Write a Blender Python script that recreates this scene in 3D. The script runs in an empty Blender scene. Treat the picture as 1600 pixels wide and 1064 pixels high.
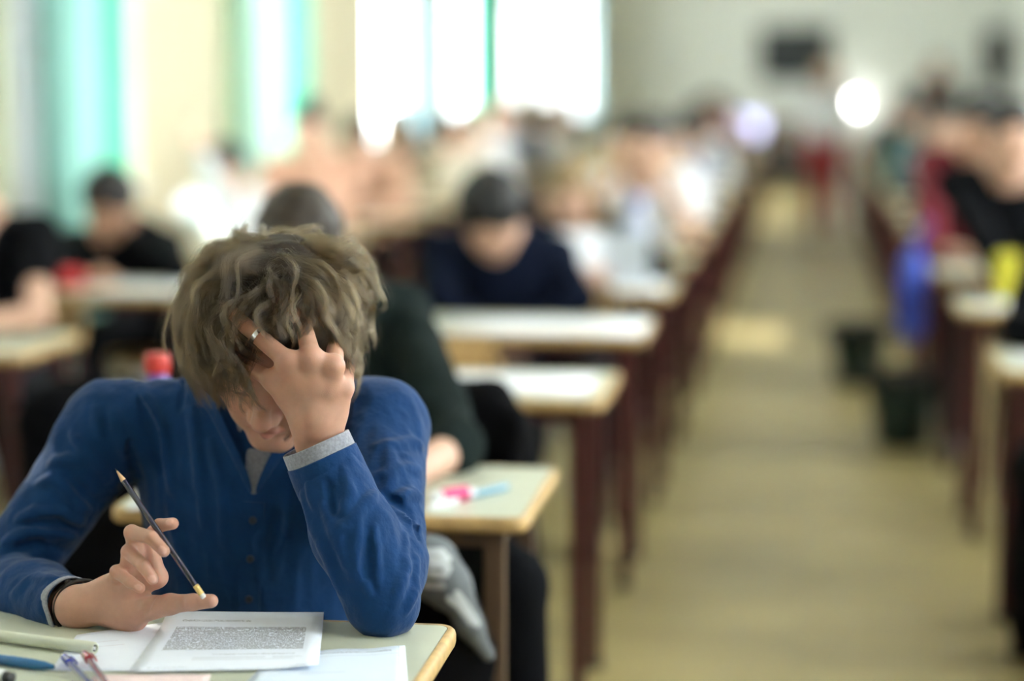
import bpy, bmesh, math, random
import numpy as np
from mathutils import Vector, Matrix

# ------------------------------------------------------------------ scene, camera, light
scene = bpy.context.scene
COL = scene.collection
FPX = 3400.0                                   # focal length in pixels of the 1600 px frame
CAM = np.array([0.0, 0.0, 1.47])
TH = math.atan(402 / FPX)                      # looking slightly down
PS = math.atan(460 / FPX * math.cos(TH))       # turned a little to the left of the aisle
cam_data = bpy.data.cameras.new('camera')
cam_data.sensor_width = 36.0
cam_data.lens = 36.0 * FPX / 1600
cam_data.clip_start = 0.05
cam_data.clip_end = 200
cam_data.dof.use_dof = True
cam_data.dof.focus_distance = 2.872
cam_data.dof.aperture_fstop = 1.2
cam = bpy.data.objects.new('camera', cam_data)
COL.objects.link(cam)
cam.location = CAM
cam.rotation_euler = (math.pi / 2 - TH, 0, PS)
scene.camera = cam

world = bpy.data.worlds.new('sky')
scene.world = world
world.use_nodes = True
bg = world.node_tree.nodes['Background']
bg.inputs['Color'].default_value = (0.94, 0.97, 1.0, 1)
bg.inputs['Strength'].default_value = 15.0

sun_data = bpy.data.lights.new('sun', 'SUN')
sun_data.energy = 26.0
sun_data.color = (1.0, 0.93, 0.80)
sun_data.angle = math.radians(0.6)
sun = bpy.data.objects.new('sun', sun_data)
COL.objects.link(sun)
_sd = Vector((math.cos(math.radians(47)), -math.sin(math.radians(47)), -math.tan(math.radians(35)))).normalized()
sun.rotation_euler = _sd.to_track_quat('-Z', 'Y').to_euler()

scene.view_settings.view_transform = 'Standard'
scene.view_settings.look = 'None'
scene.view_settings.gamma = 1.0
scene.view_settings.use_curve_mapping = False
scene.view_settings.exposure = 0.50
scene.cycles.use_denoising = True
scene.cycles.max_bounces = 10
scene.cycles.diffuse_bounces = 6
scene.cycles.transparent_max_bounces = 12
scene.cycles.sample_clamp_indirect = 12.0

_R = np.array([math.cos(PS), math.sin(PS), 0.0])
_F = np.array([-math.sin(PS) * math.cos(TH), math.cos(PS) * math.cos(TH), -math.sin(TH)])
_U = np.cross(_R, _F)
def ray(px, py):
    return _F + _R * (px - 800) / FPX - _U * (py - 532) / FPX
def at(px, py, Y):                              # point of the place at depth Y down the hall
    d = ray(px, py)
    return CAM + d * Y / d[1]
def onz(px, py, z):                             # point on the horizontal plane z
    d = ray(px, py)
    return CAM + d * (z - CAM[2]) / d[2]

# ------------------------------------------------------------------ materials
MATS = {}
def mat(name, color, rough=0.6, spec=0.5, metal=0.0, var=0.0, vscale=20.0, bump=0.0, bscale=200.0, bdist=0.002,
        sheen=0.0, sss=0.0, attr=None, trans=0.0, emit=None, coat=0.0):
    if name in MATS:
        return MATS[name]
    m = bpy.data.materials.new(name)
    m.use_nodes = True
    nt = m.node_tree
    b = nt.nodes['Principled BSDF']
    b.inputs['Base Color'].default_value = (*color, 1)
    b.inputs['Roughness'].default_value = rough
    b.inputs['Metallic'].default_value = metal
    b.inputs['Specular IOR Level'].default_value = spec
    b.inputs['Coat Weight'].default_value = coat
    if sheen:
        b.inputs['Sheen Weight'].default_value = sheen
        b.inputs['Sheen Roughness'].default_value = 0.5
    if sss:
        b.inputs['Subsurface Weight'].default_value = sss
        b.inputs['Subsurface Radius'].default_value = (1.0, 0.35, 0.2)
        b.inputs['Subsurface Scale'].default_value = 0.006
    if trans:
        b.inputs['Transmission Weight'].default_value = trans
    if emit:
        b.inputs['Emission Color'].default_value = (*emit[0], 1)
        b.inputs['Emission Strength'].default_value = emit[1]
    tc = nt.nodes.new('ShaderNodeTexCoord')
    src = None
    if attr:
        a = nt.nodes.new('ShaderNodeVertexColor'); a.layer_name = attr
        src = a.outputs['Color']
        nt.links.new(src, b.inputs['Base Color'])
    if var:
        n = nt.nodes.new('ShaderNodeTexNoise')
        n.inputs['Scale'].default_value = vscale
        n.inputs['Detail'].default_value = 5
        nt.links.new(tc.outputs['Object'], n.inputs['Vector'])
        mr = nt.nodes.new('ShaderNodeMapRange')
        mr.inputs['From Min'].default_value = 0.3; mr.inputs['From Max'].default_value = 0.7
        mr.inputs['To Min'].default_value = 1 - var; mr.inputs['To Max'].default_value = 1 + var
        nt.links.new(n.outputs['Fac'], mr.inputs['Value'])
        mx = nt.nodes.new('ShaderNodeVectorMath'); mx.operation = 'SCALE'
        if src is None:
            mx.inputs[0].default_value = color
        else:
            nt.links.new(src, mx.inputs[0])
        nt.links.new(mr.outputs['Result'], mx.inputs['Scale'])
        nt.links.new(mx.outputs['Vector'], b.inputs['Base Color'])
    if bump:
        n2 = nt.nodes.new('ShaderNodeTexNoise')
        n2.inputs['Scale'].default_value = bscale
        n2.inputs['Detail'].default_value = 3
        nt.links.new(tc.outputs['Object'], n2.inputs['Vector'])
        bp = nt.nodes.new('ShaderNodeBump')
        bp.inputs['Strength'].default_value = bump
        bp.inputs['Distance'].default_value = bdist
        nt.links.new(n2.outputs['Fac'], bp.inputs['Height'])
        nt.links.new(bp.outputs['Normal'], b.inputs['Normal'])
    MATS[name] = m
    return m

def curtain_mat(name, color, tr=0.6):
    m = bpy.data.materials.new(name); m.use_nodes = True
    nt = m.node_tree; nt.nodes.clear()
    out = nt.nodes.new('ShaderNodeOutputMaterial')
    d = nt.nodes.new('ShaderNodeBsdfDiffuse'); t = nt.nodes.new('ShaderNodeBsdfTranslucent')
    mx = nt.nodes.new('ShaderNodeMixShader'); mx.inputs[0].default_value = tr
    w = nt.nodes.new('ShaderNodeTexWave'); w.inputs['Scale'].default_value = 60
    tc = nt.nodes.new('ShaderNodeTexCoord')
    nt.links.new(tc.outputs['Object'], w.inputs['Vector'])
    cr = nt.nodes.new('ShaderNodeMixRGB'); cr.inputs[1].default_value = (*color, 1)
    cr.inputs[2].default_value = (*[c * 0.92 for c in color], 1)
    nt.links.new(w.outputs['Fac'], cr.inputs[0])
    for s in (d, t):
        nt.links.new(cr.outputs[0], s.inputs['Color'])
    nt.links.new(d.outputs[0], mx.inputs[1]); nt.links.new(t.outputs[0], mx.inputs[2])
    nt.links.new(mx.outputs[0], out.inputs['Surface'])
    return m

def glass_mat():
    m = bpy.data.materials.new('window_glass'); m.use_nodes = True
    nt = m.node_tree; nt.nodes.clear()
    out = nt.nodes.new('ShaderNodeOutputMaterial')
    t = nt.nodes.new('ShaderNodeBsdfTransparent'); t.inputs[0].default_value = (0.96, 0.98, 0.97, 1)
    g = nt.nodes.new('ShaderNodeBsdfGlossy'); g.inputs['Roughness'].default_value = 0.02
    n = nt.nodes.new('ShaderNodeTexNoise'); n.inputs['Scale'].default_value = 3
    fr = nt.nodes.new('ShaderNodeMapRange'); fr.inputs['To Min'].default_value = .03; fr.inputs['To Max'].default_value = .06
    nt.links.new(n.outputs['Fac'], fr.inputs['Value'])
    mx = nt.nodes.new('ShaderNodeMixShader')
    nt.links.new(fr.outputs[0], mx.inputs[0]); nt.links.new(t.outputs[0], mx.inputs[1]); nt.links.new(g.outputs[0], mx.inputs[2])
    nt.links.new(mx.outputs[0], out.inputs['Surface'])
    return m

def floor_mat():
    m = bpy.data.materials.new('parquet'); m.use_nodes = True
    nt = m.node_tree; b = nt.nodes['Principled BSDF']
    tc = nt.nodes.new('ShaderNodeTexCoord')
    br = nt.nodes.new('ShaderNodeTexBrick')
    br.inputs['Scale'].default_value = 1.0
    br.inputs['Brick Width'].default_value = 1.1
    br.inputs['Row Height'].default_value = 0.09
    br.inputs['Mortar Size'].default_value = 0.002
    br.inputs['Color1'].default_value = (0.300, 0.242, 0.098, 1)
    br.inputs['Color2'].default_value = (0.225, 0.178, 0.070, 1)
    br.inputs['Mortar'].default_value = (0.12, 0.09, 0.045, 1)
    nt.links.new(tc.outputs['Object'], br.inputs['Vector'])
    n = nt.nodes.new('ShaderNodeTexNoise'); n.inputs['Scale'].default_value = 1.3; n.inputs['Detail'].default_value = 6
    nt.links.new(tc.outputs['Object'], n.inputs['Vector'])
    mr = nt.nodes.new('ShaderNodeMapRange'); mr.inputs['From Min'].default_value = .3; mr.inputs['From Max'].default_value = .7
    mr.inputs['To Min'].default_value = .8; mr.inputs['To Max'].default_value = 1.2
    nt.links.new(n.outputs['Fac'], mr.inputs['Value'])
    mp = nt.nodes.new('ShaderNodeMapping'); mp.inputs['Scale'].default_value = (4, 90, 1)
    nt.links.new(tc.outputs['Object'], mp.inputs['Vector'])
    g = nt.nodes.new('ShaderNodeTexNoise'); g.inputs['Scale'].default_value = 2; g.inputs['Detail'].default_value = 4
    nt.links.new(mp.outputs['Vector'], g.inputs['Vector'])
    mr2 = nt.nodes.new('ShaderNodeMapRange'); mr2.inputs['To Min'].default_value = .85; mr2.inputs['To Max'].default_value = 1.15
    nt.links.new(g.outputs['Fac'], mr2.inputs['Value'])
    mm = nt.nodes.new('ShaderNodeMath'); mm.operation = 'MULTIPLY'
    nt.links.new(mr.outputs[0], mm.inputs[0]); nt.links.new(mr2.outputs[0], mm.inputs[1])
    sc = nt.nodes.new('ShaderNodeVectorMath'); sc.operation = 'SCALE'
    nt.links.new(br.outputs['Color'], sc.inputs[0]); nt.links.new(mm.outputs[0], sc.inputs['Scale'])
    nt.links.new(sc.outputs['Vector'], b.inputs['Base Color'])
    b.inputs['Roughness'].default_value = 0.42
    b.inputs['Specular IOR Level'].default_value = 0.4
    return m

M_CREAM = mat('cream_paint', (0.64, 0.575, 0.41), 0.8, var=0.05, vscale=1.5, bump=0.1, bscale=60)
M_FARWALL = mat('pale_grey_green_paint', (0.66, 0.69, 0.64), 0.8, var=0.04, vscale=1.0, bump=0.1, bscale=60)
M_CEIL = mat('white_ceiling_paint', (0.80, 0.79, 0.75), 0.9, var=0.02, vscale=2.0)
M_WHITE = mat('white_frame_paint', (0.80, 0.82, 0.84), 0.45, var=0.03, vscale=8)
M_GLASS = glass_mat()
M_FLOOR = floor_mat()
M_LAM = mat('pale_laminate', (0.52, 0.545, 0.43), 0.32, spec=0.45, var=0.03, vscale=9)
M_BEECH = mat('beech_edge', (0.50, 0.325, 0.13), 0.5, var=0.22, vscale=45)
M_GROOVE = mat('dark_joint', (0.09, 0.08, 0.07), 0.7, var=0.1)
M_MAROON = mat('maroon_metal', (0.050, 0.007, 0.009), 0.35, spec=0.5, var=0.08, vscale=15)
M_BROWNM = mat('brown_metal', (0.10, 0.060, 0.036), 0.4, var=0.08, vscale=15)
M_PLY = mat('beech_plywood', (0.52, 0.34, 0.14), 0.5, var=0.15, vscale=25)
M_BLACKP = mat('black_plastic', (0.015, 0.016, 0.018), 0.5, var=0.1)

# ------------------------------------------------------------------ object helpers
def link(name, me, m=None, parent=None, smooth=False):
    o = bpy.data.objects.new(name, me)
    COL.objects.link(o)
    if m is not None and len(me.materials) == 0:
        me.materials.append(m)
    if parent is not None:
        o.parent = parent
    if smooth:
        me.polygons.foreach_set('use_smooth', [True] * len(me.polygons))
    return o
def empty(name, loc=(0, 0, 0), rz=0.0):
    o = bpy.data.objects.new(name, None)
    COL.objects.link(o)
    o.location = loc
    o.rotation_euler = (0, 0, rz)
    o.empty_display_size = 0.05
    return o
def tag(o, label=None, cat=None, group=None, kind=None):
    if label: o['label'] = label
    if cat: o['category'] = cat
    if group: o['group'] = group
    if kind: o['kind'] = kind
    return o
def copy_tree(o, parent=None):
    c = o.copy(); COL.objects.link(c)
    c.parent = parent
    for ch in [x for x in TREE.get(o.name, o.children)]:
        copy_tree(ch, c)
    return c
TREE = {}
class MB:
    """collects geometry for one mesh"""
    def __init__(self):
        self.v = []; self.f = []
    def add(self, vs, fs):
        n = len(self.v)
        self.v += [tuple(map(float, p)) for p in vs]
        self.f += [tuple(i + n for i in q) for q in fs]
        return self
    def box(self, lo, hi, bev=0.0):
        x0, y0, z0 = lo; x1, y1, z1 = hi
        if bev <= 0:
            return self.add([(x0, y0, z0), (x1, y0, z0), (x1, y1, z0), (x0, y1, z0), (x0, y0, z1), (x1, y0, z1), (x1, y1, z1), (x0, y1, z1)],
                     [(0, 3, 2, 1), (4, 5, 6, 7), (0, 1, 5, 4), (1, 2, 6, 5), (2, 3, 7, 6), (3, 0, 4, 7)])
        bm = bmesh.new()
        bmesh.ops.create_cube(bm, size=1.0)
        for v in bm.verts:
            v.co = Vector(((x0 + x1) / 2 + v.co.x * (x1 - x0), (y0 + y1) / 2 + v.co.y * (y1 - y0), (z0 + z1) / 2 + v.co.z * (z1 - z0)))
        bmesh.ops.bevel(bm, geom=bm.edges[:], offset=bev, segments=2, affect='EDGES', profile=0.7)
        bm.verts.index_update()
        self.add([v.co[:] for v in bm.verts], [[v.index for v in f.verts] for f in bm.faces])
        bm.free()
        return self
    def tube(self, pts, r, n=10, cap=True):
        pts = [np.array(p, float) for p in pts]
        rs = r if isinstance(r, (list, tuple, np.ndarray)) else [r] * len(pts)
        rings = []; up = None
        for i, p in enumerate(pts):
            t = pts[min(i + 1, len(pts) - 1)] - pts[max(i - 1, 0)]
            t = t / (np.linalg.norm(t) + 1e-12)
            if up is None:
                up = np.array([0, 0, 1.0]) if abs(t[2]) < 0.9 else np.array([1.0, 0, 0])
            a = np.cross(t, up); a /= np.linalg.norm(a); b = np.cross(a, t); up = b
            rings.append([p + rs[i] * (a * math.cos(2 * math.pi * k / n) + b * math.sin(2 * math.pi * k / n)) for k in range(n)])
        vs = [q for rg in rings for q in rg]; fs = []
        for i in range(len(pts) - 1):
            for k in range(n):
                fs.append((i * n + k, i * n + (k + 1) % n, (i + 1) * n + (k + 1) % n, (i + 1) * n + k))
        if cap:
            fs.append(tuple(range(n - 1, -1, -1))); fs.append(tuple((len(pts) - 1) * n + k for k in range(n)))
        return self.add(vs, fs)
    def lathe(self, prof, c=(0, 0, 0), n=24, axis=None, closed=False):
        """prof: list of (radius, height) ; axis: 3x3 columns a, b, t"""
        A = np.eye(3) if axis is None else np.array(axis, float)
        c = np.array(c, float); vs = []; fs = []
        for r, h in prof:
            for k in range(n):
                t = 2 * math.pi * k / n
                vs.append(c + A[:, 0] * r * math.cos(t) + A[:, 1] * r * math.sin(t) + A[:, 2] * h)
        m = len(prof)
        for i in range(m - 1 + (1 if closed else 0)):
            j = (i + 1) % m
            for k in range(n):
                fs.append((i * n + k, i * n + (k + 1) % n, j * n + (k + 1) % n, j * n + k))
        if not closed:
            fs.append(tuple(range(n - 1, -1, -1))); fs.append(tuple((m - 1) * n + k for k in range(n)))
        return self.add(vs, fs)
    def prism(self, poly, z0, z1):
        n = len(poly)
        return self.add([(x, y, z0) for x, y in poly] + [(x, y, z1) for x, y in poly],
                 [tuple(range(n - 1, -1, -1)), tuple(range(n, 2 * n))] + [(i, (i + 1) % n, n + (i + 1) % n, n + i) for i in range(n)])
    def mesh(self, name):
        me = bpy.data.meshes.new(name)
        me.from_pydata(self.v, [], self.f)
        me.update()
        return me
    def build(self, name, m, parent=None, smooth=False, fixn=False):
        me = self.mesh(name)
        if fixn:
            bm = bmesh.new(); bm.from_mesh(me)
            bmesh.ops.recalc_face_normals(bm, faces=bm.faces[:]); bm.to_mesh(me); bm.free()
        o = link(name, me, m, parent, smooth)
        if smooth:
            me.set_sharp_from_angle(angle=math.radians(45))
        return o
def frame_from(t):
    t = np.array(t, float); t /= np.linalg.norm(t)
    up = np.array([0, 0, 1.0]) if abs(t[2]) < 0.95 else np.array([1.0, 0, 0])
    a = np.cross(up, t); a /= np.linalg.norm(a); b = np.cross(t, a)
    return np.stack([a, b, t], 1)
def rrect(x0, y0, x1, y1, r, n=5):
    out = []
    for cx, cy, a0 in ((x1 - r, y1 - r, 0), (x0 + r, y1 - r, 90), (x0 + r, y0 + r, 180), (x1 - r, y0 + r, 270)):
        for k in range(n + 1):
            a = math.radians(a0 + 90 * k / n)
            out.append((cx + r * math.cos(a), cy + r * math.sin(a)))
    return out
# ------------------------------------------------------------------ the hall
XL, XR, Y0, Y1, ZC = -3.06, 3.0, -5.0, 32.4, 4.3
SILL, HEAD = 1.0, 3.2
WIN = [(-2.15 + 3.43 * i, -0.68 + 3.43 * i) for i in range(10)]
WIN = [(a + 0.36, b + .30) for a, b in WIN]
WIN[3] = (8.20, 9.76)
WIN[4] = (11.68, 13.08)
def struct(o):
    o['kind'] = 'structure'; return o
struct(MB().box((XL - .3, Y0 - .3, -.1), (XR + .3, Y1 + .3, 0)).build('floor', M_FLOOR))
struct(MB().box((XL - .3, Y0 - .3, ZC), (XR + .3, Y1 + .3, ZC + .15)).build('ceiling', M_CEIL))
struct(MB().box((XL - .3, Y1, 0), (XR + .3, Y1 + .25, ZC)).build('wall_back', M_FARWALL))
struct(MB().box((XL - .3, Y0 - .25, 0), (XR + .3, Y0, ZC)).build('wall_front', M_CREAM))
HEADR = 4.05  # unseen right-hand windows, made taller for light and a pencil highlight
def window_wall(name, x_in, x_out, wins, m, HEAD=HEAD):
    b = MB()
    lo, hi = min(x_in, x_out), max(x_in, x_out)
    b.box((lo, Y0, 0), (hi, Y1, SILL)); b.box((lo, Y0, HEAD), (hi, Y1, ZC))
    ys = [Y0] + [y for w in wins for y in w] + [Y1]
    for i in range(0, len(ys), 2):
        b.box((lo, ys[i], SILL), (hi, ys[i + 1], HEAD))
    struct(b.build(name, m))
window_wall('wall_left', XL, XL - .12, WIN, M_CREAM)
WINR = WIN[1:5]
window_wall('wall_right', XR, XR + .12, WINR, M_FARWALL, HEADR)
wn = 0
for side, wins in ((-1, WIN), (1, WINR)):
    LH = HEAD if side < 0 else HEADR
    for (a, b_) in wins:
        wn += 1
        xs = (XL - .10, XL - .03) if side < 0 else (XR + .03, XR + .10)
        w = empty('window_%d' % wn, ((xs[0] + xs[1]) / 2, (a + b_) / 2, SILL))
        w['kind'] = 'structure'
        def part(nm, mb, m):
            o = mb.build(nm, m, w); o.matrix_parent_inverse = Matrix.Translation(-w.location); return o
        f = MB(); t = .06
        f.box((xs[0], a, SILL), (xs[1], a + t, LH)); f.box((xs[0], b_ - t, SILL), (xs[1], b_, LH))
        f.box((xs[0], a + t, SILL), (xs[1], b_ - t, SILL + t)); f.box((xs[0], a + t, LH - t), (xs[1], b_ - t, LH))
        part('window_frame', f, M_WHITE)
        mid = (a + b_) / 2; zt = 2.35
        part('mullion', MB().box((xs[0], mid - .03, SILL + t), (xs[1], mid + .03, LH - t)), M_WHITE)
        for ya, yb in ((a + t, mid - .03), (mid + .03, b_ - t)):
            part('transom', MB().box((xs[0], ya, zt - .025), (xs[1], yb, zt + .025)), M_WHITE)
            for za, zb in ((SILL + t, zt - .025), (zt + .025, LH - t)):
                part('pane', MB().box((sum(xs) / 2 - .002, ya, za), (sum(xs) / 2 + .002, yb, zb)), M_GLASS)
        sx = (XL - .03, XL + .05) if side < 0 else (XR - .05, XR + .03)
        part('window_sill', MB().box((sx[0], a + .002, SILL - .0), (sx[1], b_ - .002, SILL + .03)), M_WHITE)
for nm, x0, x1 in (('baseboard_left', XL, XL + .02), ('baseboard_right', XR - .02, XR)):
    struct(MB().box((x0, Y0, 0), (x1, Y1, .11)).build(nm, M_WHITE))
struct(MB().box((XL + .02, Y1 - .02, 0), (XR - .02, Y1, .11)).build('baseboard_back', M_WHITE))

# light portals are not needed: daylight comes through the real openings
# curtains
CT = curtain_mat('turquoise_curtain', (0.26, 0.47, 0.42), 0.085)
CG = curtain_mat('green_curtain', (0.11, 0.40, 0.29), 0.11)
CM = curtain_mat('mint_curtain', (0.45, 0.66, 0.58), 0.075)
CB = curtain_mat('added_pale_blue_curtain', (0.56, 0.60, 0.63), 0.10)
CP = curtain_mat('far_pale_blue_curtain', (0.26, 0.38, 0.41), 0.06)
M_RAIL = mat('white_rail', (0.7, 0.7, 0.7), 0.4, var=0.03)
def curtain(y0, y1, m, label, z0=0.35, z1=HEAD + .12, folds=9, x=XL + .10, taper=0.0):
    root = empty('curtain', (x, (y0 + y1) / 2, z1))
    nu, nv = folds * 10, 14
    b = MB(); vs = []; fs = []
    for j in range(nv + 1):
        v = j / nv
        for i in range(nu + 1):
            u = i / nu
            ph = folds * 2 * math.pi * u
            amp = 0.028 + .014 * math.sin(3 * u + 2 * v)
            yy = y0 + (y1 - y0) * u
            yy += taper * (1 - u) * math.sin(v * math.pi * 0.5)
            vs.append((x + amp * math.sin(ph + .6 * math.sin(2.2 * v + u * 5)), yy, z1 - (z1 - z0) * v))
    for j in range(nv):
        for i in range(nu):
            a = j * (nu + 1) + i
            fs.append((a, a + 1, a + nu + 2, a + nu + 1))
    b.add(vs, fs)
    o = b.build('cloth', m, root, smooth=False)
    o.data.polygons.foreach_set('use_smooth', [True] * len(o.data.polygons))
    o.matrix_parent_inverse = Matrix.Translation(-root.location)
    r = MB().tube([(x, y0 + .005, z1 + .012), (x, y1 - .005, z1 + .012)], .012, 8).build('curtain_rail', M_RAIL, root)
    r.matrix_parent_inverse = Matrix.Translation(-root.location)
    tag(root, label, 'curtain', 'curtains along the window wall')
    return root
for i, nm in enumerate(('behind the photographer', 'level with the front desk', 'level with the third desk')):
    curtain(WIN[i][0] - .08, WIN[i][1] + .08, CB, 'unseen pale blue curtain added to keep out the sun, ' + nm, folds=9)  # unseen curtains, added so no sun reaches the near desks and floor
curtain(7.89, 8.26, CB, 'narrow whitish curtain added for a pale frame strip beside the turquoise sheer', folds=3)  # added in place of a whitish frame, closing a sun gap
curtain(7.99, 8.70, CT, 'wide turquoise sheer curtain at the window nearest the picture edge', folds=7, x=XL + .19)
curtain(8.75, 9.35, CG, 'gathered deep green curtain edge beside the wide turquoise sheer', folds=7)
curtain(9.36, 9.82, CG, 'unseen green valance added to block stray sun beside the gathered green curtain', z0=2.0, folds=4)  # unseen valance, added to stop the sunbeam reaching the floor
curtain(11.27, 12.19, CM, 'pale mint sheer curtain glowing in the second visible window', folds=6)
curtain(12.20, 12.92, CG, 'green curtain drawn to the far side of the second visible window', folds=4)
curtain(WIN[5][1] - .26, WIN[5][1] + .40, CP, 'narrow pale blue curtain beside the third bare bright window', folds=4)
curtain(19.25, 21.9, CG, 'green curtain hanging between two far bright windows', folds=10)
curtain(WIN[9][1] - .3, WIN[9][1] + .5, CP, 'pale blue curtain by the far wall corner', folds=4)

# ------------------------------------------------------------------ desks and chairs
DW, DD, DH, TT = 0.72, 0.50, 0.75, 0.026
def make_desk(leg_mat):
    root = empty('school_desk')
    x0, x1, y0, y1 = -DW / 2, DW / 2, -DD / 2, DD / 2
    bw = .011
    MB().prism(rrect(x0 + bw + .001, y0 + bw + .001, x1 - bw - .001, y1 - bw - .001, .018), DH - TT, DH).build('tabletop', M_LAM, root)
    MB().prism(rrect(x0 + bw - .002, y0 + bw - .002, x1 - bw + .002, y1 - bw + .002, .020), DH - TT + .002, DH - .0012).build('joint_strip', M_GROOVE, root)
    # solid wood lipping with a rounded outer side
    prof = [(0, -TT), (.006, -TT), (.0095, -TT + .003), (.011, -TT + .009), (.011, -.009), (.0095, -.003), (.006, 0), (0, 0)]
    n = 6; vs = []; fs = []
    base = rrect(x0 + bw, y0 + bw, x1 - bw, y1 - bw, .019, n)
    nb = len(base)
    for k in range(nb):
        p = np.array(base[k]); q = np.array(base[(k + 1) % nb]); o_ = np.array(base[k - 1])
        a = math.radians([0, 90, 180, 270][k // (n + 1)] + 90 * (k % (n + 1)) / n)
        nrm = np.array([math.cos(a), math.sin(a)])
        for d, z in prof:
            vs.append((p[0] + nrm[0] * d, p[1] + nrm[1] * d, DH + z))
    m = len(prof)
    for k in range(nb):
        j = (k + 1) % nb
        for i in range(m):
            i2 = (i + 1) % m
            fs.append((k * m + i, j * m + i, j * m + i2, k * m + i2))
    b = MB().add(vs, fs); o = b.build('edge_band', M_BEECH, root, smooth=True, fixn=True)
    lx, ly = DW / 2 - .06, DD / 2 - .05
    for sx in (-1, 1):
        for sy in (-1, 1):
            MB().box((sx * lx - .0175, sy * ly - .0175, .012), (sx * lx + .0175, sy * ly + .0175, DH - TT), .005).build('leg', leg_mat, root)
            MB().box((sx * lx - .021, sy * ly - .021, 0), (sx * lx + .021, sy * ly + .021, .02), .004).build('foot_cap', M_BLACKP, root)
    z0, z1 = DH - TT - .032, DH - TT - .002
    for sy in (-1, 1):
        MB().box((-lx + .0176, sy * ly - .012, z0), (lx - .0176, sy * ly + .012, z1)).build('rail', leg_mat, root)
    for sx in (-1, 1):
        MB().box((sx * lx - .012, -ly + .0176, z0), (sx * lx + .012, ly - .0176, z1)).build('rail', leg_mat, root)
    return root
def make_chair(leg_mat):
    """faces -Y; origin on the floor under the middle of the seat"""
    root = empty('school_chair')
    def bent(zf, x0, x1, n=10, th=.011):
        pass
    # seat: ply sheet dished and rolled over at the front
    vs = []; fs = []; nx, ny = 8, 10
    for s in (0, 1):
        for j in range(ny + 1):
            y = -.19 + .37 * j / ny
            for i in range(nx + 1):
                x = -.19 + .38 * i / nx
                z = .452 + .012 * (x / .19) ** 2 - .03 * max(0, (-.10 - y) / .09) ** 2 - s * .011
                vs.append((x * (1 - .06 * max(0, y) / .18), y, z))
    st = nx + 1; N = st * (ny + 1)
    for j in range(ny):
        for i in range(nx):
            a = j * st + i
            fs.append((a, a + 1, a + st + 1, a + st)); fs.append((N + a, N + a + st, N + a + st + 1, N + a + 1))
    rim = [i for i in range(st)] + [j * st + nx for j in range(1, ny + 1)] + [ny * st + i for i in range(nx - 1, -1, -1)] + [j * st for j in range(ny - 1, 0, -1)]
    for k in range(len(rim)):
        a, c = rim[k], rim[(k + 1) % len(rim)]
        fs.append((a, N + a, N + c, c))
    MB().add(vs, fs).build('seat', M_PLY, root, smooth=True, fixn=True)
    vs = []; fs = []; nx, nz = 10, 5
    for s in (0, 1):
        for j in range(nz + 1):
            z = .635 + .17 * j / nz
            for i in range(nx + 1):
                x = -.19 + .38 * i / nx
                ins = 1 - .10 * abs(2 * j / nz - 1) ** 3
                vs.append((x * ins, .205 + .10 * (z - .45) - .045 * (x / .19) ** 2 + s * .010, z))
    st = nx + 1; N = st * (nz + 1)
    for j in range(nz):
        for i in range(nx):
            a = j * st + i
            fs.append((a, a + 1, a + st + 1, a + st)); fs.append((N + a, N + a + st, N + a + st + 1, N + a + 1))
    rim = [i for i in range(st)] + [j * st + nx for j in range(1, nz + 1)] + [nz * st + i for i in range(nx - 1, -1, -1)] + [j * st for j in range(nz - 1, 0, -1)]
    for k in range(len(rim)):
        a, c = rim[k], rim[(k + 1) % len(rim)]
        fs.append((a, N + a, N + c, c))
    MB().add(vs, fs).build('backrest', M_PLY, root, smooth=True, fixn=True)
    for sx in (-1, 1):
        MB().tube([(sx * .185, -.185, 0), (sx * .165, -.15, .425)], .011).build('leg', leg_mat, root, smooth=True)
        MB().tube([(sx * .185, .215, 0), (sx * .165, .15, .435)], .011).build('leg', leg_mat, root, smooth=True)
        MB().tube([(sx * .165, .15, .435), (sx * .165, .18, .56), (sx * .16, .216, .79)], .011).build('back_post', leg_mat, root, smooth=True)
        MB().tube([(sx * .165, -.15, .425), (sx * .165, .15, .435)], .010).build('seat_rail', leg_mat, root, smooth=True)
    MB().tube([(-.165, .15, .43), (.165, .15, .43)], .009).build('crossbar', leg_mat, root, smooth=True)
    return root
bpy.context.view_layer.update()
protos = {}
def desk(x, yback, label, brown=False, group=None):
    key = ('d', brown)
    if key not in protos:
        o = protos[key] = make_desk(M_BROWNM if brown else M_MAROON)
        bpy.context.view_layer.update()
        TREE[o.name] = list(o.children)
    else:
        o = copy_tree(protos[key])
    o.location = (x, yback - DD / 2, 0)
    tag(o, label, 'desk', group)
    return o
def chair(x, y, label, rz=0.0, group=None):
    if 'c' not in protos:
        o = protos['c'] = make_chair(M_MAROON)
        bpy.context.view_layer.update()
        TREE[o.name] = list(o.children)
    else:
        o = copy_tree(protos['c'])
    o.location = (x, y, 0); o.rotation_euler = (0, 0, rz)
    tag(o, label, 'chair', group)
    return o

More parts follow.
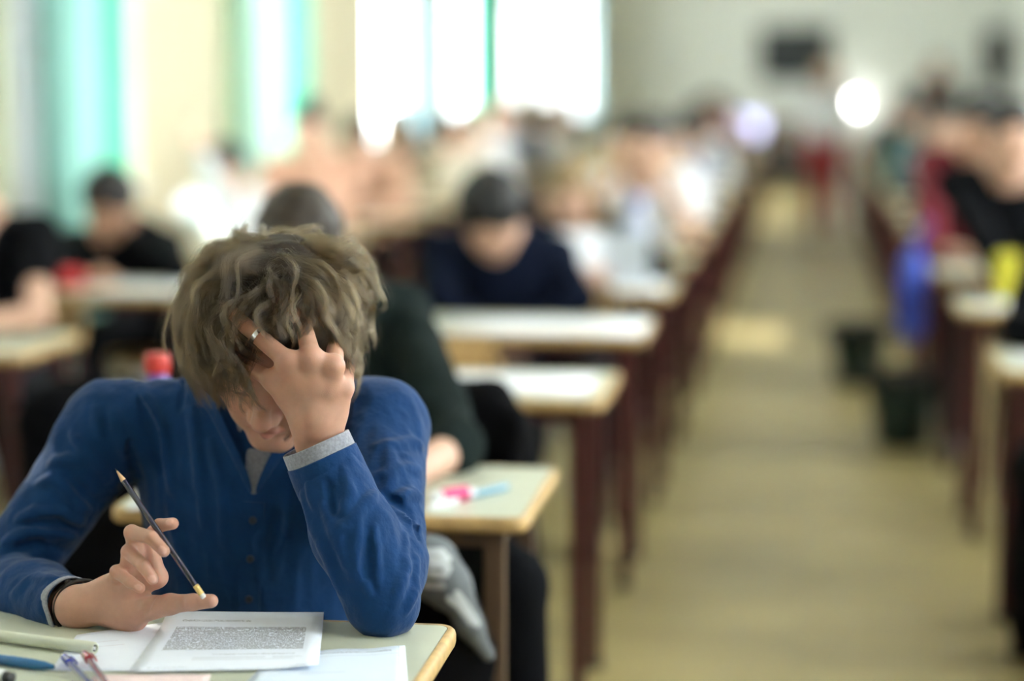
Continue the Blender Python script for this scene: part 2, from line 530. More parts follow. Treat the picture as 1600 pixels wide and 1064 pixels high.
ROWS = {'left of the aisle': [('mustard', 'brown', 1), ('lavender', 'dark', 0), ('brown', 'dark', 3), ('grey', 'black', 2), ('white', 'brown', 0), ('charcoal', 'black', 1), ('pink', 'dark', 3), ('navy', 'brown', 2), ('beige', 'black', 0), ('olive', 'dark', 1)],
        'beside the windows': [('peach', 'dark', 3), ('peach', 'brown', 0), ('beige', 'dark', 1), ('cream', 'brown', 2), ('white', 'black', 0), ('grey', 'dark', 3), ('charcoal', 'black', 1), ('white', 'brown', 2), ('beige', 'black', 0), ('navy', 'dark', 3)],
        'right of the aisle': [('blue', 'black', 0), ('charcoal', 'dark', 2), ('grey', 'brown', 1), ('black', 'black', 0), ('teal', 'dark', 3), ('olive', 'brown', 2), ('charcoal', 'black', 1), ('brown', 'dark', 0), ('navy', 'black', 3), ('grey', 'dark', 2)]}
EMPTY_SEAT = 2                                          # third far place left of the aisle stays empty
def whose(row, i):
    if i < 0 or i >= 10: return None
    if row == 'left of the aisle' and i == EMPTY_SEAT: return 'empty place'
    t, hcol, k = ROWS[row][i]
    return '%s-haired student in %s' % (hcol, t)
R1 = [2.82, 4.03, 5.40, 6.70, 8.00] + [8.00 + 1.3 * k for k in range(1, 15)]     # far edges of the desks by the aisle
X1, X2, X3 = -0.45 - DW / 2, -2.06 - DW / 2, 0.50 + DW / 2
near1 = ['pale desk in front under the blue-shirted student, maroon legs',
         'pale desk right behind the blue shirt with a pink pen on it, brown legs',
         'desk with a blank white sheet and an empty wooden chair behind it',
         'desk with white sheets in front of the student in the dark hood',
         'desk bearing white papers at the aisle in front of the bottle']
for i, yb in enumerate(R1):
    if i < 5:
        desk(X1, yb, near1[i], brown=(i == 1), group='exam desks left of the aisle')
    else:
        w_ = whose('left of the aisle', i - 6)
        desk(X1, yb, 'desk before the dark-haired student in the white T-shirt' if i == 5 else ('far desk of the %s left of the aisle' % w_ if w_ else 'far unoccupied exam desk at the end of the row left of the aisle'), group='far exam desks left of the aisle')
R2 = [6.05, 7.72] + [9.05 + 1.3 * k for k in range(14)]
near2 = ['desk under the bare forearm of the black T-shirt student at the picture edge',
         'desk holding a red item in front of the dark-haired student in black',
         'desk by the windows in front of the student in sunlit white']
for i, yb in enumerate(R2):
    w_ = whose('beside the windows', i - 3)
    desk(X2, yb, near2[i] if i < 3 else ('far desk of the %s beside the windows' % w_ if w_ else 'far unoccupied exam desk at the end of the window row'), group='exam desks beside the windows' if i < 3 else 'far exam desks beside the windows')
R3 = [5.95 + .1, 7.55] + [8.85 + 1.3 * k for k in range(14)]
near3 = ['desk with a white sheet at the right picture edge, nearest beyond the aisle',
         'desk carrying the upright yellow packet right of the aisle',
         'desk with the blue bag hanging at its side']
for i, yb in enumerate(R3):
    w_ = whose('right of the aisle', i - 3)
    desk(X3, yb, near3[i] if i < 3 else ('far desk of the %s right of the aisle' % w_ if w_ else 'far unoccupied exam desk at the end of the row right of the aisle'), group='exam desks right of the aisle' if i < 3 else 'far exam desks right of the aisle')
# ------------------------------------------------------------------ implicit surfaces -> meshes
class Sdf:
    """smoothly blended tapered capsules and ellipsoids, turned into a mesh"""
    def __init__(self):
        self.p = []
    def rc(self, a, b, ra, rb, k=0.01, op=1, e=1.0, n=None):
        self.p.append(('rc', np.array(a, float), np.array(b, float), ra, rb, k, op)); return self
    def chain(self, pts, rs, k=0.01, op=1):
        for i in range(len(pts) - 1):
            self.rc(pts[i], pts[i + 1], rs[i], rs[i + 1], k, op)
        return self
    def el(self, c, r, B=None, k=0.01, op=1):
        self.p.append(('el', np.array(c, float), np.array(r, float), np.eye(3) if B is None else np.array(B, float), None, k, op)); return self
    def box(self, c, r, B=None, rd=0.01, k=0.01, op=1):
        self.p.append(('bx', np.array(c, float), np.array(r, float), np.eye(3) if B is None else np.array(B, float), rd, k, op)); return self
    @staticmethod
    def dist(q, P):
        t = q[0]
        if t == 'rc':
            a, b, ra, rb = q[1], q[2], q[3], q[4]
            ba = b - a; L = max(ba @ ba, 1e-12)
            pa = P - a.astype(P.dtype)
            h = np.clip((pa @ ba.astype(P.dtype)) / L, 0, 1)
            d = pa - h[..., None] * ba.astype(P.dtype)
            return np.sqrt(np.einsum('...i,...i', d, d)) - (ra + h * (rb - ra))
        if t == 'el':
            p = (P - q[1].astype(P.dtype)) @ q[3].astype(P.dtype)
            r = q[2].astype(P.dtype)
            k0 = np.sqrt((((p / r)) ** 2).sum(-1)); k1 = np.sqrt(((p / (r * r)) ** 2).sum(-1))
            return k0 * (k0 - 1) / np.maximum(k1, 1e-9)
        p = np.abs((P - q[1].astype(P.dtype)) @ q[3].astype(P.dtype)) - (q[2] - q[4]).astype(P.dtype)
        return np.sqrt((np.maximum(p, 0) ** 2).sum(-1)) + np.minimum(p.max(-1), 0) - q[4]
    @staticmethod
    def mix(f, d, k, op):
        if op == -1:
            d = -d
            h = np.clip(0.5 - 0.5 * (d - f) / k * -1, 0, 1) if False else np.clip(0.5 + 0.5 * (d - f) / k, 0, 1)
            return f * (1 - h) + d * h + k * h * (1 - h)
        h = np.clip(0.5 + 0.5 * (f - d) / k, 0, 1)
        return f * (1 - h) + d * h - k * h * (1 - h)
    def ev(self, P, disp=None):
        P = np.asarray(P, np.float64)
        f = np.full(P.shape[:-1], 10.0)
        for q in self.p:
            f = self.mix(f, self.dist(q, P), q[5], q[6])
        return f if disp is None else f + disp(P)
    def hit(self, px, py, y0=2.3, y1=4.0):
        d = ray(px, py); t = y0 / d[1]
        for _ in range(200):
            s = float(self.ev(CAM + d * t))
            if s < 0.0004 or t * d[1] > y1: break
            t += s * 0.8 / np.linalg.norm(d)
        return CAM + d * t
    def normal(self, p, e=0.002):
        g = np.array([self.ev(p + np.eye(3)[i] * e) - self.ev(p - np.eye(3)[i] * e) for i in range(3)])
        return g / (np.linalg.norm(g) + 1e-9)
    def bounds(self):
        lo = np.full(3, 1e9); hi = -lo
        for q in self.p:
            if q[6] < 0: continue
            if q[0] == 'rc':
                m = max(q[3], q[4])
                lo = np.minimum(lo, np.minimum(q[1], q[2]) - m); hi = np.maximum(hi, np.maximum(q[1], q[2]) + m)
            else:
                m = np.abs(q[3]) @ q[2]
                lo = np.minimum(lo, q[1] - m); hi = np.maximum(hi, q[1] + m)
        return lo, hi
    def mesh(self, h, disp=None, margin=0.012, B=8):
        lo, hi = self.bounds()
        lo = lo - 3 * h - margin * .5; hi = hi + 3 * h + margin * .5
        nbk = np.ceil((hi - lo) / (h * B)).astype(int)
        g = np.stack(np.meshgrid(*[np.arange(n) for n in nbk], indexing='ij'), -1).reshape(-1, 3)
        cen = lo + (g + .5) * B * h
        Rb = math.sqrt(3) * B * h / 2
        keep = np.abs(self.ev(cen)) < Rb * 1.15 + margin
        g = g[keep]; cen = cen[keep]
        c1 = np.arange(B + 1)
        loc = np.stack(np.meshgrid(c1, c1, c1, indexing='ij'), -1).reshape(-1, 3)
        P = ((g[:, None, :] * B + loc[None]) * h + lo).astype(np.float32)
        F = np.full(P.shape[:2], 10.0, np.float32)
        for q in self.p:
            s = self.dist(q, cen) < Rb + q[5] * 1.2 + margin + .004
            if s.any():
                F[s] = self.mix(F[s], self.dist(q, P[s]).astype(np.float32), q[5], q[6])
        if disp is not None:
            F += disp(P).astype(np.float32)
        nb = len(g)
        V = F.reshape(nb, B + 1, B + 1, B + 1)
        off = [(i, j, k) for i in (0, 1) for j in (0, 1) for k in (0, 1)]
        cor = np.stack([V[:, i:i + B, j:j + B, k:k + B] for i, j, k in off], -1)      # nb,B,B,B,8
        neg = cor < 0
        act = neg.any(-1) & ~neg.all(-1)
        bi, ci, cj, ck = np.nonzero(act)
        cv = cor[bi, ci, cj, ck]
        ijk = g[bi] * B + np.stack([ci, cj, ck], 1)
        offa = np.array(off, float)
        acc = np.zeros((len(bi), 3)); cnt = np.zeros(len(bi))
        for a in range(8):
            for b in range(a + 1, 8):
                if np.abs(offa[a] - offa[b]).sum() != 1: continue
                va, vb = cv[:, a], cv[:, b]
                x = (va < 0) != (vb < 0)
                t = np.where(x, va / np.where(x, va - vb, 1), 0)
                acc += np.where(x[:, None], offa[a] + t[:, None] * (offa[b] - offa[a]), 0); cnt += x
        verts = (ijk + acc / cnt[:, None]) * h + lo
        S = (nbk * B + 4).astype(np.int64)
        def key(c): return ((c[:, 0] + 1) * S[1] + (c[:, 1] + 1)) * S[2] + (c[:, 2] + 1)
        ks = key(ijk.astype(np.int64)); order = np.argsort(ks); sk = ks[order]
        quads = []
        for ax, (bidx, o1, o2) in enumerate(((4, (0, 1, 0), (0, 0, 1)), (2, (0, 0, 1), (1, 0, 0)), (1, (1, 0, 0), (0, 1, 0)))):
            va, vb = cv[:, 0], cv[:, bidx]
            x = (va < 0) != (vb < 0)
            c = ijk[x].astype(np.int64)
            o1 = np.array(o1); o2 = np.array(o2)
            ids = []; ok = np.ones(len(c), bool)
            for cc in (c, c - o1, c - o1 - o2, c - o2):
                kk = key(cc); pos = np.clip(np.searchsorted(sk, kk), 0, len(sk) - 1)
                ok &= sk[pos] == kk
                ids.append(order[pos])
            q = np.stack(ids, 1); flip = (va[x] >= 0)
            q[flip] = q[flip][:, ::-1]
            quads.append(q[ok])
        return verts, np.concatenate(quads)
def vmesh(name, vq, m, parent=None, colors=None, inv=None):
    """mesh object from vertex and quad arrays; parent given as an Empty placed on the floor"""
    v, q = vq
    if inv is not None:
        v = v - np.array(inv)
    me = bpy.data.meshes.new(name)
    me.vertices.add(len(v)); me.vertices.foreach_set('co', np.asarray(v, np.float32).ravel())
    n = q.shape[1]
    me.loops.add(len(q) * n); me.loops.foreach_set('vertex_index', q.astype(np.int32).ravel())
    me.polygons.add(len(q)); me.polygons.foreach_set('loop_start', np.arange(len(q), dtype=np.int32) * n)
    me.polygons.foreach_set('use_smooth', np.ones(len(q), bool))
    me.update(calc_edges=True)
    if colors is not None:
        ca = me.color_attributes.new('Col', 'FLOAT_COLOR', 'POINT')
        c4 = np.ones((len(v), 4), np.float32); c4[:, :3] = colors
        ca.data.foreach_set('color', c4.ravel())
    return link(name, me, m, parent)
def cat_mesh(parts):
    vs, qs, n = [], [], 0
    for v, q in parts:
        vs.append(v); qs.append(q + n); n += len(v)
    return np.concatenate(vs), np.concatenate(qs)
# value noise
_rng = np.random.RandomState(7)
_lat = _rng.rand(4096).astype(np.float32)
def vnoise(P):
    P = np.asarray(P, np.float32)
    i = np.floor(P).astype(np.int64); f = P - i
    f = f * f * (3 - 2 * f)
    def hsh(a, b, c):
        return _lat[((a * 73856093) ^ (b * 19349663) ^ (c * 83492791)) & 4095]
    x, y, z = i[..., 0], i[..., 1], i[..., 2]
    r = 0
    for dx in (0, 1):
        wx = f[..., 0] if dx else 1 - f[..., 0]
        for dy in (0, 1):
            wy = f[..., 1] if dy else 1 - f[..., 1]
            for dz in (0, 1):
                wz = f[..., 2] if dz else 1 - f[..., 2]
                r = r + wx * wy * wz * hsh(x + dx, y + dy, z + dz)
    return r * 2 - 1

# ------------------------------------------------------------------ heads and hands shared by everybody
def head_basis(pitch, yaw=0.0, roll=0.0):
    """columns: across (towards +X when facing the camera), face direction, crown direction"""
    a, y, r = math.radians(pitch), math.radians(yaw), math.radians(roll)
    ef = np.array([0, -math.cos(a), -math.sin(a)]); eu = np.array([0, -math.sin(a), math.cos(a)]); ex = np.array([1.0, 0, 0])
    ex, eu = ex * math.cos(r) - eu * math.sin(r), eu * math.cos(r) + ex * math.sin(r)
    Rz = np.array([[math.cos(y), -math.sin(y), 0], [math.sin(y), math.cos(y), 0], [0, 0, 1]])
    return np.stack([Rz @ ex, Rz @ ef, Rz @ eu], 1)
def add_head(S, c, B, s=1.0, fine=True):
    c = np.array(c, float)
    W = lambda x, f, u: c + s * (B @ np.array([x, f, u]))
    E = lambda x, f, u, rx, rf, ru, k=.012, op=1: S.el(W(x, f, u), (s * rx, s * rf, s * ru), B, k * s, op)
    E(0, -.012, .032, .077, .096, .088, .02)
    E(0, .028, -.025, .064, .066, .086, .03)
    for m in (-1, 1):
        S.rc(W(m * .053, .000, -.055), W(m * .016, .070, -.104), .020 * s, .016 * s, .03 * s)
        E(m * .043, .058, -.024, .022, .024, .02, .025)
        E(m * .030, .066, -.060, .022, .02, .03, .02)
    S.rc(W(-.010, .078, -.106), W(.010, .078, -.106), .014 * s, .014 * s, .018 * s)
    S.rc(W(-.036, .076, .030), W(.036, .076, .030), .013 * s, .013 * s, .02 * s)
    for m in (-1, 1):
        E(m * .032, .100, .006, .019, .016, .012, .014, -1)
        E(m * .031, .073, .004, .0145, .0145, .0125, .006)
        E(m * .079, -.008, -.008, .008, .020, .032, .008)
    S.rc(W(0, .084, .018), W(0, .108, -.030), .0085 * s, .0115 * s, .012 * s)
    E(0, .110, -.033, .0115, .010, .010, .008)
    for m in (-1, 1):
        E(m * .0135, .098, -.037, .0085, .010, .0085, .007)
        if fine:
            E(m * .0065, .104, -.0445, .0038, .0055, .004, .003, -1)
    if fine:
        S.chain([W(-.025, .082, -.0685), W(-.010, .0945, -.0635), W(0, .0955, -.0645), W(.010, .0945, -.0635), W(.025, .082, -.0685)],
                [s * .003, s * .0052, s * .005, s * .0052, s * .003], .005 * s)
        S.chain([W(-.022, .082, -.0715), W(0, .0935, -.0755), W(.022, .082, -.0715)], [s * .003, s * .0066, s * .003], .005 * s)
        S.chain([W(-.024, .0865, -.0692), W(0, .1000, -.0695), W(.024, .0865, -.0692)], [s * .0012, s * .0016, s * .0012], .003 * s, -1)
    return W
def add_hand(S, wrist, fingers, thumb, rw=.026, s=1.0, k=.010, palm=None):
    """fingers: index..little, each [mcp, pip, dip, tip]; thumb: [cmc, mcp, ip, tip]"""
    fr = [(.0125, .0100, .0088, .0078), (.0128, .0102, .0090, .0080), (.0122, .0098, .0085, .0076), (.0110, .0086, .0076, .0068)]
    wrist = np.array(wrist, float)
    m = [np.array(f[0], float) for f in fingers]
    for i, f in enumerate(fingers):
        w = wrist + (m[i] - m[1 if i < 2 else 2]) * .45
        S.rc(w, f[0], s * .0155, s * fr[i][0], .016 * s)
    for i in range(3):
        S.rc(m[i], m[i + 1], s * .0105, s * .0105, .010 * s)
        S.rc(wrist * .4 + m[i] * .6, wrist * .4 + m[i + 1] * .6, s * .013, s * .013, .012 * s)
    for i, f in enumerate(fingers):
        S.rc(f[0], f[1], s * fr[i][0], s * fr[i][1], .005 * s)
        S.rc(f[1], f[2], s * fr[i][1], s * fr[i][2], .003 * s)
        S.rc(f[2], f[3], s * fr[i][2], s * fr[i][3], .003 * s)
    t = thumb
    S.rc(wrist, t[0], s * .020, s * .018, .018 * s)
    S.rc(t[0], t[1], s * .0185, s * .0135, .016 * s)
    S.rc(t[1], t[2], s * .0130, s * .0108, .006 * s)
    S.rc(t[2], t[3], s * .0108, s * .0092, .004 * s)
# ------------------------------------------------------------------ the student in blue
M_SKIN = mat('skin', (0.55, 0.33, 0.24), 0.48, spec=0.35, sss=0.25, attr='Col', var=0.06, vscale=60, bump=0.12, bscale=900)
M_BLUE = mat('blue_cotton', (0.0058, 0.039, 0.128), 0.88, spec=0.12, sheen=0.12, var=0.10, vscale=35, bump=0.55, bscale=75, bdist=.004)
M_GREYTEE = mat('grey_marl_jersey', (0.28, 0.29, 0.33), 0.9, spec=0.15, sheen=0.2, var=0.22, vscale=260, bump=0.3, bscale=1200)
M_DENIM = mat('dark_denim', (0.008, 0.009, 0.014), 0.9, spec=.1, var=0.15, vscale=60, sheen=.1)
M_HAIRCAP = mat('brown_hair_mass', (0.022, 0.014, 0.008), 0.6, spec=0.3, var=0.3, vscale=120, bump=0.6, bscale=400)
M_BAND = mat('dark_cord', (0.018, 0.013, 0.010), 0.6, var=0.2, vscale=300, bump=.5, bscale=900)
M_SILVER = mat('silver', (0.62, 0.62, 0.64), 0.22, metal=1.0, var=0.05, vscale=300)
M_SHOE = mat('black_leather', (0.012, 0.012, 0.013), 0.4, var=0.1)

def hair_mat(name, c1, c2):
    m = bpy.data.materials.new(name); m.use_nodes = True
    nt = m.node_tree; nt.nodes.clear()
    out = nt.nodes.new('ShaderNodeOutputMaterial')
    h = nt.nodes.new('ShaderNodeBsdfHairPrincipled')
    h.parametrization = 'COLOR'
    inf = nt.nodes.new('ShaderNodeHairInfo')
    mx = nt.nodes.new('ShaderNodeMixRGB')
    mx.inputs[1].default_value = (*c1, 1); mx.inputs[2].default_value = (*c2, 1)
    tc = nt.nodes.new('ShaderNodeTexCoord')
    n = nt.nodes.new('ShaderNodeTexNoise'); n.inputs['Scale'].default_value = 45
    nt.links.new(tc.outputs['Object'], n.inputs['Vector'])
    ad = nt.nodes.new('ShaderNodeMath'); ad.operation = 'MULTIPLY_ADD'; ad.inputs[1].default_value = .25
    ta = nt.nodes.new('ShaderNodeAttribute'); ta.attribute_name = 'tone'
    tm = nt.nodes.new('ShaderNodeMath'); tm.operation = 'MULTIPLY_ADD'; tm.inputs[1].default_value = .6; nt.links.new(ta.outputs['Fac'], tm.inputs[0])
    nt.links.new(inf.outputs['Random'], ad.inputs[0]); 
    mu = nt.nodes.new('ShaderNodeMath'); mu.operation = 'MULTIPLY_ADD'; mu.inputs[1].default_value = 1.2; mu.inputs[2].default_value = -.55
    nt.links.new(n.outputs['Fac'], mu.inputs[0]); nt.links.new(mu.outputs[0], tm.inputs[2]); nt.links.new(tm.outputs[0], ad.inputs[2])
    ad.use_clamp = True
    nt.links.new(ad.outputs[0], mx.inputs[0])
    nt.links.new(mx.outputs[0], h.inputs['Color'])
    h.inputs['Roughness'].default_value = 0.26
    h.inputs['Radial Roughness'].default_value = 0.45
    h.inputs['Random Roughness'].default_value = 0.2
    nt.links.new(h.outputs[0], out.inputs['Surface'])
    return m

me_root = empty('person', (-0.79, 3.18, 0.0))
RL = np.array(me_root.location)
tag(me_root, 'student in a blue shirt, head bowed on one hand, holding up a pencil', 'person')

HS = 1.07
HC = at(432, 534, 2.925)
HB = head_basis(43, -3, 7)
S = Sdf()
HW = add_head(S, HC, HB, HS)
NB = at(425, 618, 3.07)
S.rc(HW(0, -.035, -.045), NB, .052, .058, .02)
PEL = np.array([-.79, 3.20, .56])
S.rc(NB + np.array([0, .02, -.05]), PEL, .085, .10, .05)
SR, SL = at(172, 668, 3.06), at(592, 668, 3.05)
ER, EL = at(-5, 925, 2.96), at(600, 940, 2.768)
WR, WL = at(122, 948, 2.742), at(499, 690, 2.812)
for a, b in ((NB, SR), (NB, SL)):
    S.rc(a + np.array([0, 0, -.03]), b, .045, .045, .03)
S.rc(SR, ER, .042, .036, .02); S.rc(SL, EL, .042, .036, .02)
S.rc(ER, WR, .036, .0275, .02)
S.rc(EL, EL * .45 + WL * .55, .036, .036, .02); S.rc(EL * .45 + WL * .55, WL, .036, .0285, .02)
KNR, KNL = np.array([-.98, 2.80, .53]), np.array([-.62, 2.78, .53])
ANR, ANL = np.array([-.98, 2.82, .09]), np.array([-.60, 2.80, .09])
for kn, an, sx in ((KNR, ANR, -1), (KNL, ANL, 1)):
    S.rc(PEL + np.array([sx * .09, -.02, -.01]), kn, .06, .045, .03); S.rc(kn, an, .045, .03, .02)
# pencil hand (his right)
A = at
RF = [[A(246, 902, 2.722), A(231, 842, 2.716), A(249, 821, 2.694), A(270, 818, 2.684)],
      [A(223, 895, 2.728), A(206, 832, 2.694), A(236, 840, 2.666), A(256, 861, 2.660)],
      [A(200, 903, 2.734), A(201, 862, 2.690), A(224, 884, 2.664), A(239, 905, 2.662)],
      [A(180, 918, 2.742), A(182, 893, 2.704), A(203, 909, 2.684), A(219, 919, 2.680)]]
RT = [A(205, 957, 2.722), A(266, 944, 2.694), A(301, 941, 2.682), A(330, 939, 2.676)]
add_hand(S, WR, RF, RT, s=1.0)
S.el(A(192, 955, 2.735), (.034, .019, .022), None, .016)
S.rc(A(165, 935, 2.745), A(205, 968, 2.735), .020, .016, .016)
def groove(pts, r=.004, depth=.0011):
    G3 = []
    for px, py in pts:
        h = S.hit(px, py); G3.append(h + S.normal(h) * (r - depth))
    S.chain(G3, [r * .6] + [r] * (len(G3) - 2) + [r * .6], .003, -1)
groove([(252, 914), (240, 932), (226, 955), (216, 975)], .008, .0022)
groove([(232, 922), (215, 930), (196, 938)], .005, .0014)
groove([(284, 931), (286, 941), (287, 951)], .0030, .0008)
groove([(303, 931), (305, 940), (306, 949)], .0030, .0008)
# hand pressed to the forehead (his left), its back to the camera
H0 = Sdf(); add_head(H0, HC, HB, HS, fine=False)
def onhead(px, py, lift):
    h = H0.hit(px, py); return h + H0.normal(h) * lift
LF = [[A(521, 572, 2.786), onhead(508, 520, .018), onhead(488, 486, .012), onhead(472, 466, .009)],
      [A(487, 560, 2.777), onhead(464, 506, .019), onhead(440, 474, .013), onhead(424, 456, .009)],
      [A(452, 566, 2.775), onhead(394, 510, .020), onhead(370, 486, .014), onhead(354, 470, .009)],
      [A(426, 594, 2.786), onhead(384, 562, .016), onhead(364, 548, .012), onhead(352, 538, .009)]]
LT = [A(517, 642, 2.815), A(536, 606, 2.808), A(541, 574, 2.838), A(536, 552, 2.862)]
add_hand(S, WL + (A(492, 655, 2.80) - WL), LF, LT, s=1.06)
S.rc(WL, A(492, 650, 2.802), .0285, .026, .02)
for f in LF:          # knuckles and tendons
    S.rc(np.array(f[0]) + np.array([0, -.0045, .001]), np.array(f[0]) * .75 + WL * .25 + np.array([0, -.001, 0]), .009, .005, .012)
body_v, body_q = S.mesh(.0022)
# skin tone, lips, brows, nails
base = np.array([0.525, 0.295, 0.210])
col = np.tile(base, (len(body_v), 1)).astype(np.float32)
loc = ((body_v - HC) @ HB) / HS
def wgt(P, c, r): return np.clip(1 - np.linalg.norm((P - np.array(c)) / np.array(r), axis=1), 0, 1)
def blend(w, c):
    global col
    w = np.clip(w, 0, 1)[:, None]; col = col * (1 - w) + np.array(c) * w
inhead = np.linalg.norm(body_v - HC, axis=1) < .16
for m in (-1, 1):
    blend(inhead * wgt(loc, (m * .045, .07, -.03), (.04, .04, .035)) * .7, (.58, .27, .20))
    blend(inhead * np.clip(wgt(loc, (m * .033, .095, .031), (.028, .03, .008)) * 3, 0, .85), (.10, .06, .035))
    blend(inhead * np.clip(wgt(loc, (m * .031, .085, -.0045), (.018, .02, .0035)) * 3, 0, .8), (.10, .05, .04))
blend(inhead * wgt(loc, (0, .11, -.033), (.02, .02, .018)) * .8, (.60, .27, .20))
blend(inhead * np.clip(wgt(loc, (0, .095, -.068), (.029, .03, .0125)) * 2.2, 0, .8), (.46, .17, .14))
# nails, read off the finger ends
def tip_col(tip, dip, nrm, r=.0075):
    t = np.array(tip); d = (t - np.array(dip)); d = d / np.linalg.norm(d)
    n = np.array(nrm, float); n = n - d * (n @ d); n /= np.linalg.norm(n)
    c = t + d * .001 + n * .0078
    rel = body_v - c
    e = np.sqrt((rel @ d / .0062) ** 2 + (rel @ np.cross(d, n) / .0052) ** 2 + (rel @ n / .004) ** 2)
    blend(np.clip((1.15 - e) * 4, 0, .75), (.74, .46, .38))
for f in RF[1:]:
    tip_col(f[3], f[2], (0.1, -1, .35))
tip_col(RF[0][3], RF[0][2], (.2, -.75, .5))
for f in LF + RF:
    blend(wgt(body_v, np.array(f[1]) + np.array([0, -.006, 0]), (.014, .014, .014)) * .5, (.56, .24, .17))
    blend(wgt(body_v, np.array(f[0]) + np.array([0, -.008, 0]), (.018, .016, .018)) * .45, (.60, .30, .22))
for f in RF + [RT]:
    blend(wgt(body_v, np.array(f[3]), (.014, .014, .014)) * .45, (.60, .27, .20))
body = vmesh('body', (body_v, body_q), M_SKIN, me_root, col, RL)

# ---- shirt
T = Sdf()
T.el(at(405, 775, 3.085), (.178, .118, .20), None, .03)
T.el(at(412, 955, 3.10), (.172, .125, .21), None, .05)
T.rc(NB + np.array([-.02, .01, -.035]), SR, .066, .064, .03)
T.rc(NB + np.array([.02, .01, -.035]), SL, .066, .066, .03)
T.rc(SR, ER, .064, .054, .03)
T.rc(ER, ER * .5 + WR * .5, .056, .052, .02)
cR = ER + (WR - ER) * .86
T.rc(ER * .5 + WR * .5, cR, .052, .0395, .02)
T.rc(SL, EL * .8 + SL * .2, .067, .056, .03)
T.rc(EL * .8 + SL * .2, EL, .055, .0455, .02)
cL = at(508, 727, 2.805)
mL = at(556, 835, 2.785)
T.rc(EL, mL, .046, .056, .015)
T.rc(mL, cL, .056, .0475, .015)
base_shirt = Sdf(); base_shirt.p = list(T.p)
def fold(pts, r=.009, out=.003, k=.007, sub=False):
    px = []
    for i in range(len(pts) - 1):
        for j in range(4):
            px.append((pts[i][0] + (pts[i + 1][0] - pts[i][0]) * j / 4, pts[i][1] + (pts[i + 1][1] - pts[i][1]) * j / 4))
    px.append(pts[-1])
    Q = []
    for x, y in px:
        h = base_shirt.hit(x, y)
        if abs(float(base_shirt.ev(h))) > .003 or h[1] > 3.3: continue
        n = base_shirt.normal(h)
        if n @ (CAM - h) / np.linalg.norm(CAM - h) < .25: continue
        if Q and np.linalg.norm(h - Q[-1][0]) > .035: continue
        Q.append((h, n))
    if len(Q) < 3: return
    P3 = [h + n * ((-r + out) if not sub else (r - out)) for h, n in Q]
    N = len(P3)
    rs = [r * (0.5 + 0.5 * math.sin(math.pi * min(max(i / (N - 1), .02), .98))) for i in range(N)]
    if sub:
        P3 = [h + n * (rs[i] - out * (.3 + .7 * rs[i] / r)) for i, (h, n) in enumerate(Q)]
    else:
        P3 = [h + n * (-rs[i] + out * (.2 + .8 * rs[i] / r)) for i, (h, n) in enumerate(Q)]
    T.chain(P3, rs, k, -1 if sub else 1)
RID = [([(520, 828), (545, 822), (562, 799), (583, 775), (592, 758)], .008, .0035),
       ([(562, 812), (554, 856), (563, 890), (578, 930)], .007, .0030),
       ([(584, 822), (588, 870), (592, 915)], .006, .0022),
       ([(471, 775), (491, 823), (515, 873), (535, 925)], .007, .0025),
       ([(505, 790), (530, 850), (560, 915)], .006, .0022),
       ([(632, 835), (634, 890), (618, 944)], .006, .003),
       ([(648, 872), (651, 920), (636, 958)], .006, .003),
       ([(607, 700), (612, 735), (606, 765)], .009, .004),
       ([(480, 758), (492, 790)], .006, .0025), ([(538, 735), (548, 775), (540, 800)], .007, .003),
       ([(585, 745), (637, 732), (660, 738)], .008, .0028), ([(592, 700), (640, 690), (662, 700)], .008, .0022),
       ([(612, 780), (645, 772), (663, 780)], .007, .0028), ([(640, 815), (658, 830), (662, 850)], .006, .003),
       # chest and shoulder on the other side
       ([(215, 592), (227, 625), (249, 667), (262, 715), (270, 765)], .010, .0045),
       ([(176, 640), (186, 672), (196, 710)], .009, .003), ([(150, 640), (158, 680)], .009, .0022),
       ([(300, 640), (308, 690), (312, 750), (318, 820)], .008, .003),
       ([(330, 690), (345, 760), (352, 850)], .008, .0028),
       ([(265, 790), (280, 850), (300, 900)], .009, .003),
       ([(420, 790), (405, 850), (400, 920)], .008, .003), ([(452, 770), (440, 830), (430, 900)], .008, .003),
       # upper arm by the pencil
       ([(112, 678), (135, 702), (158, 730), (180, 768)], .008, .0035),
       ([(80, 724), (105, 718), (130, 722)], .007, .0032),
       ([(88, 738), (103, 765), (122, 788), (155, 806)], .008, .0038),
       ([(58, 756), (80, 750), (100, 762)], .007, .0028),
       ([(28, 812), (55, 800), (100, 803), (150, 822)], .009, .0042),
       ([(4, 846), (50, 830), (100, 833), (135, 850)], .009, .0040),
       ([(2, 885), (40, 872), (85, 878), (112, 895)], .008, .0030),
       ([(20, 930), (50, 905), (88, 905)], .007, .0025)]
VAL = [([(512, 752), (518, 780), (523, 802)], .007, .003), ([(603, 772), (637, 800), (654, 843)], .008, .005),
       ([(575, 850), (572, 900)], .008, .002), ([(218, 621), (232, 655), (244, 690), (252, 735)], .008, .004),
       ([(290, 580), (287, 605), (281, 643)], .006, .004), ([(200, 690), (215, 740)], .009, .003),
       ([(108, 745), (135, 775), (165, 792)], .008, .003), ([(40, 822), (90, 816), (140, 834)], .007, .0035),
       ([(10, 862), (60, 850), (110, 862)], .007, .003), ([(440, 800), (425, 860)], .009, .003)]
for p, r, o in RID: fold(p, r, o * 1.35)
for p, r, o in VAL: fold(p, r, o * 1.1, sub=True)
# open neck
T.rc(at(402, 640, 2.945), at(397, 768, 2.975), .050, .004, .004, -1)
def on(px, py, lift=0.0):
    h = base_shirt.hit(px, py); return h + base_shirt.normal(h) * lift
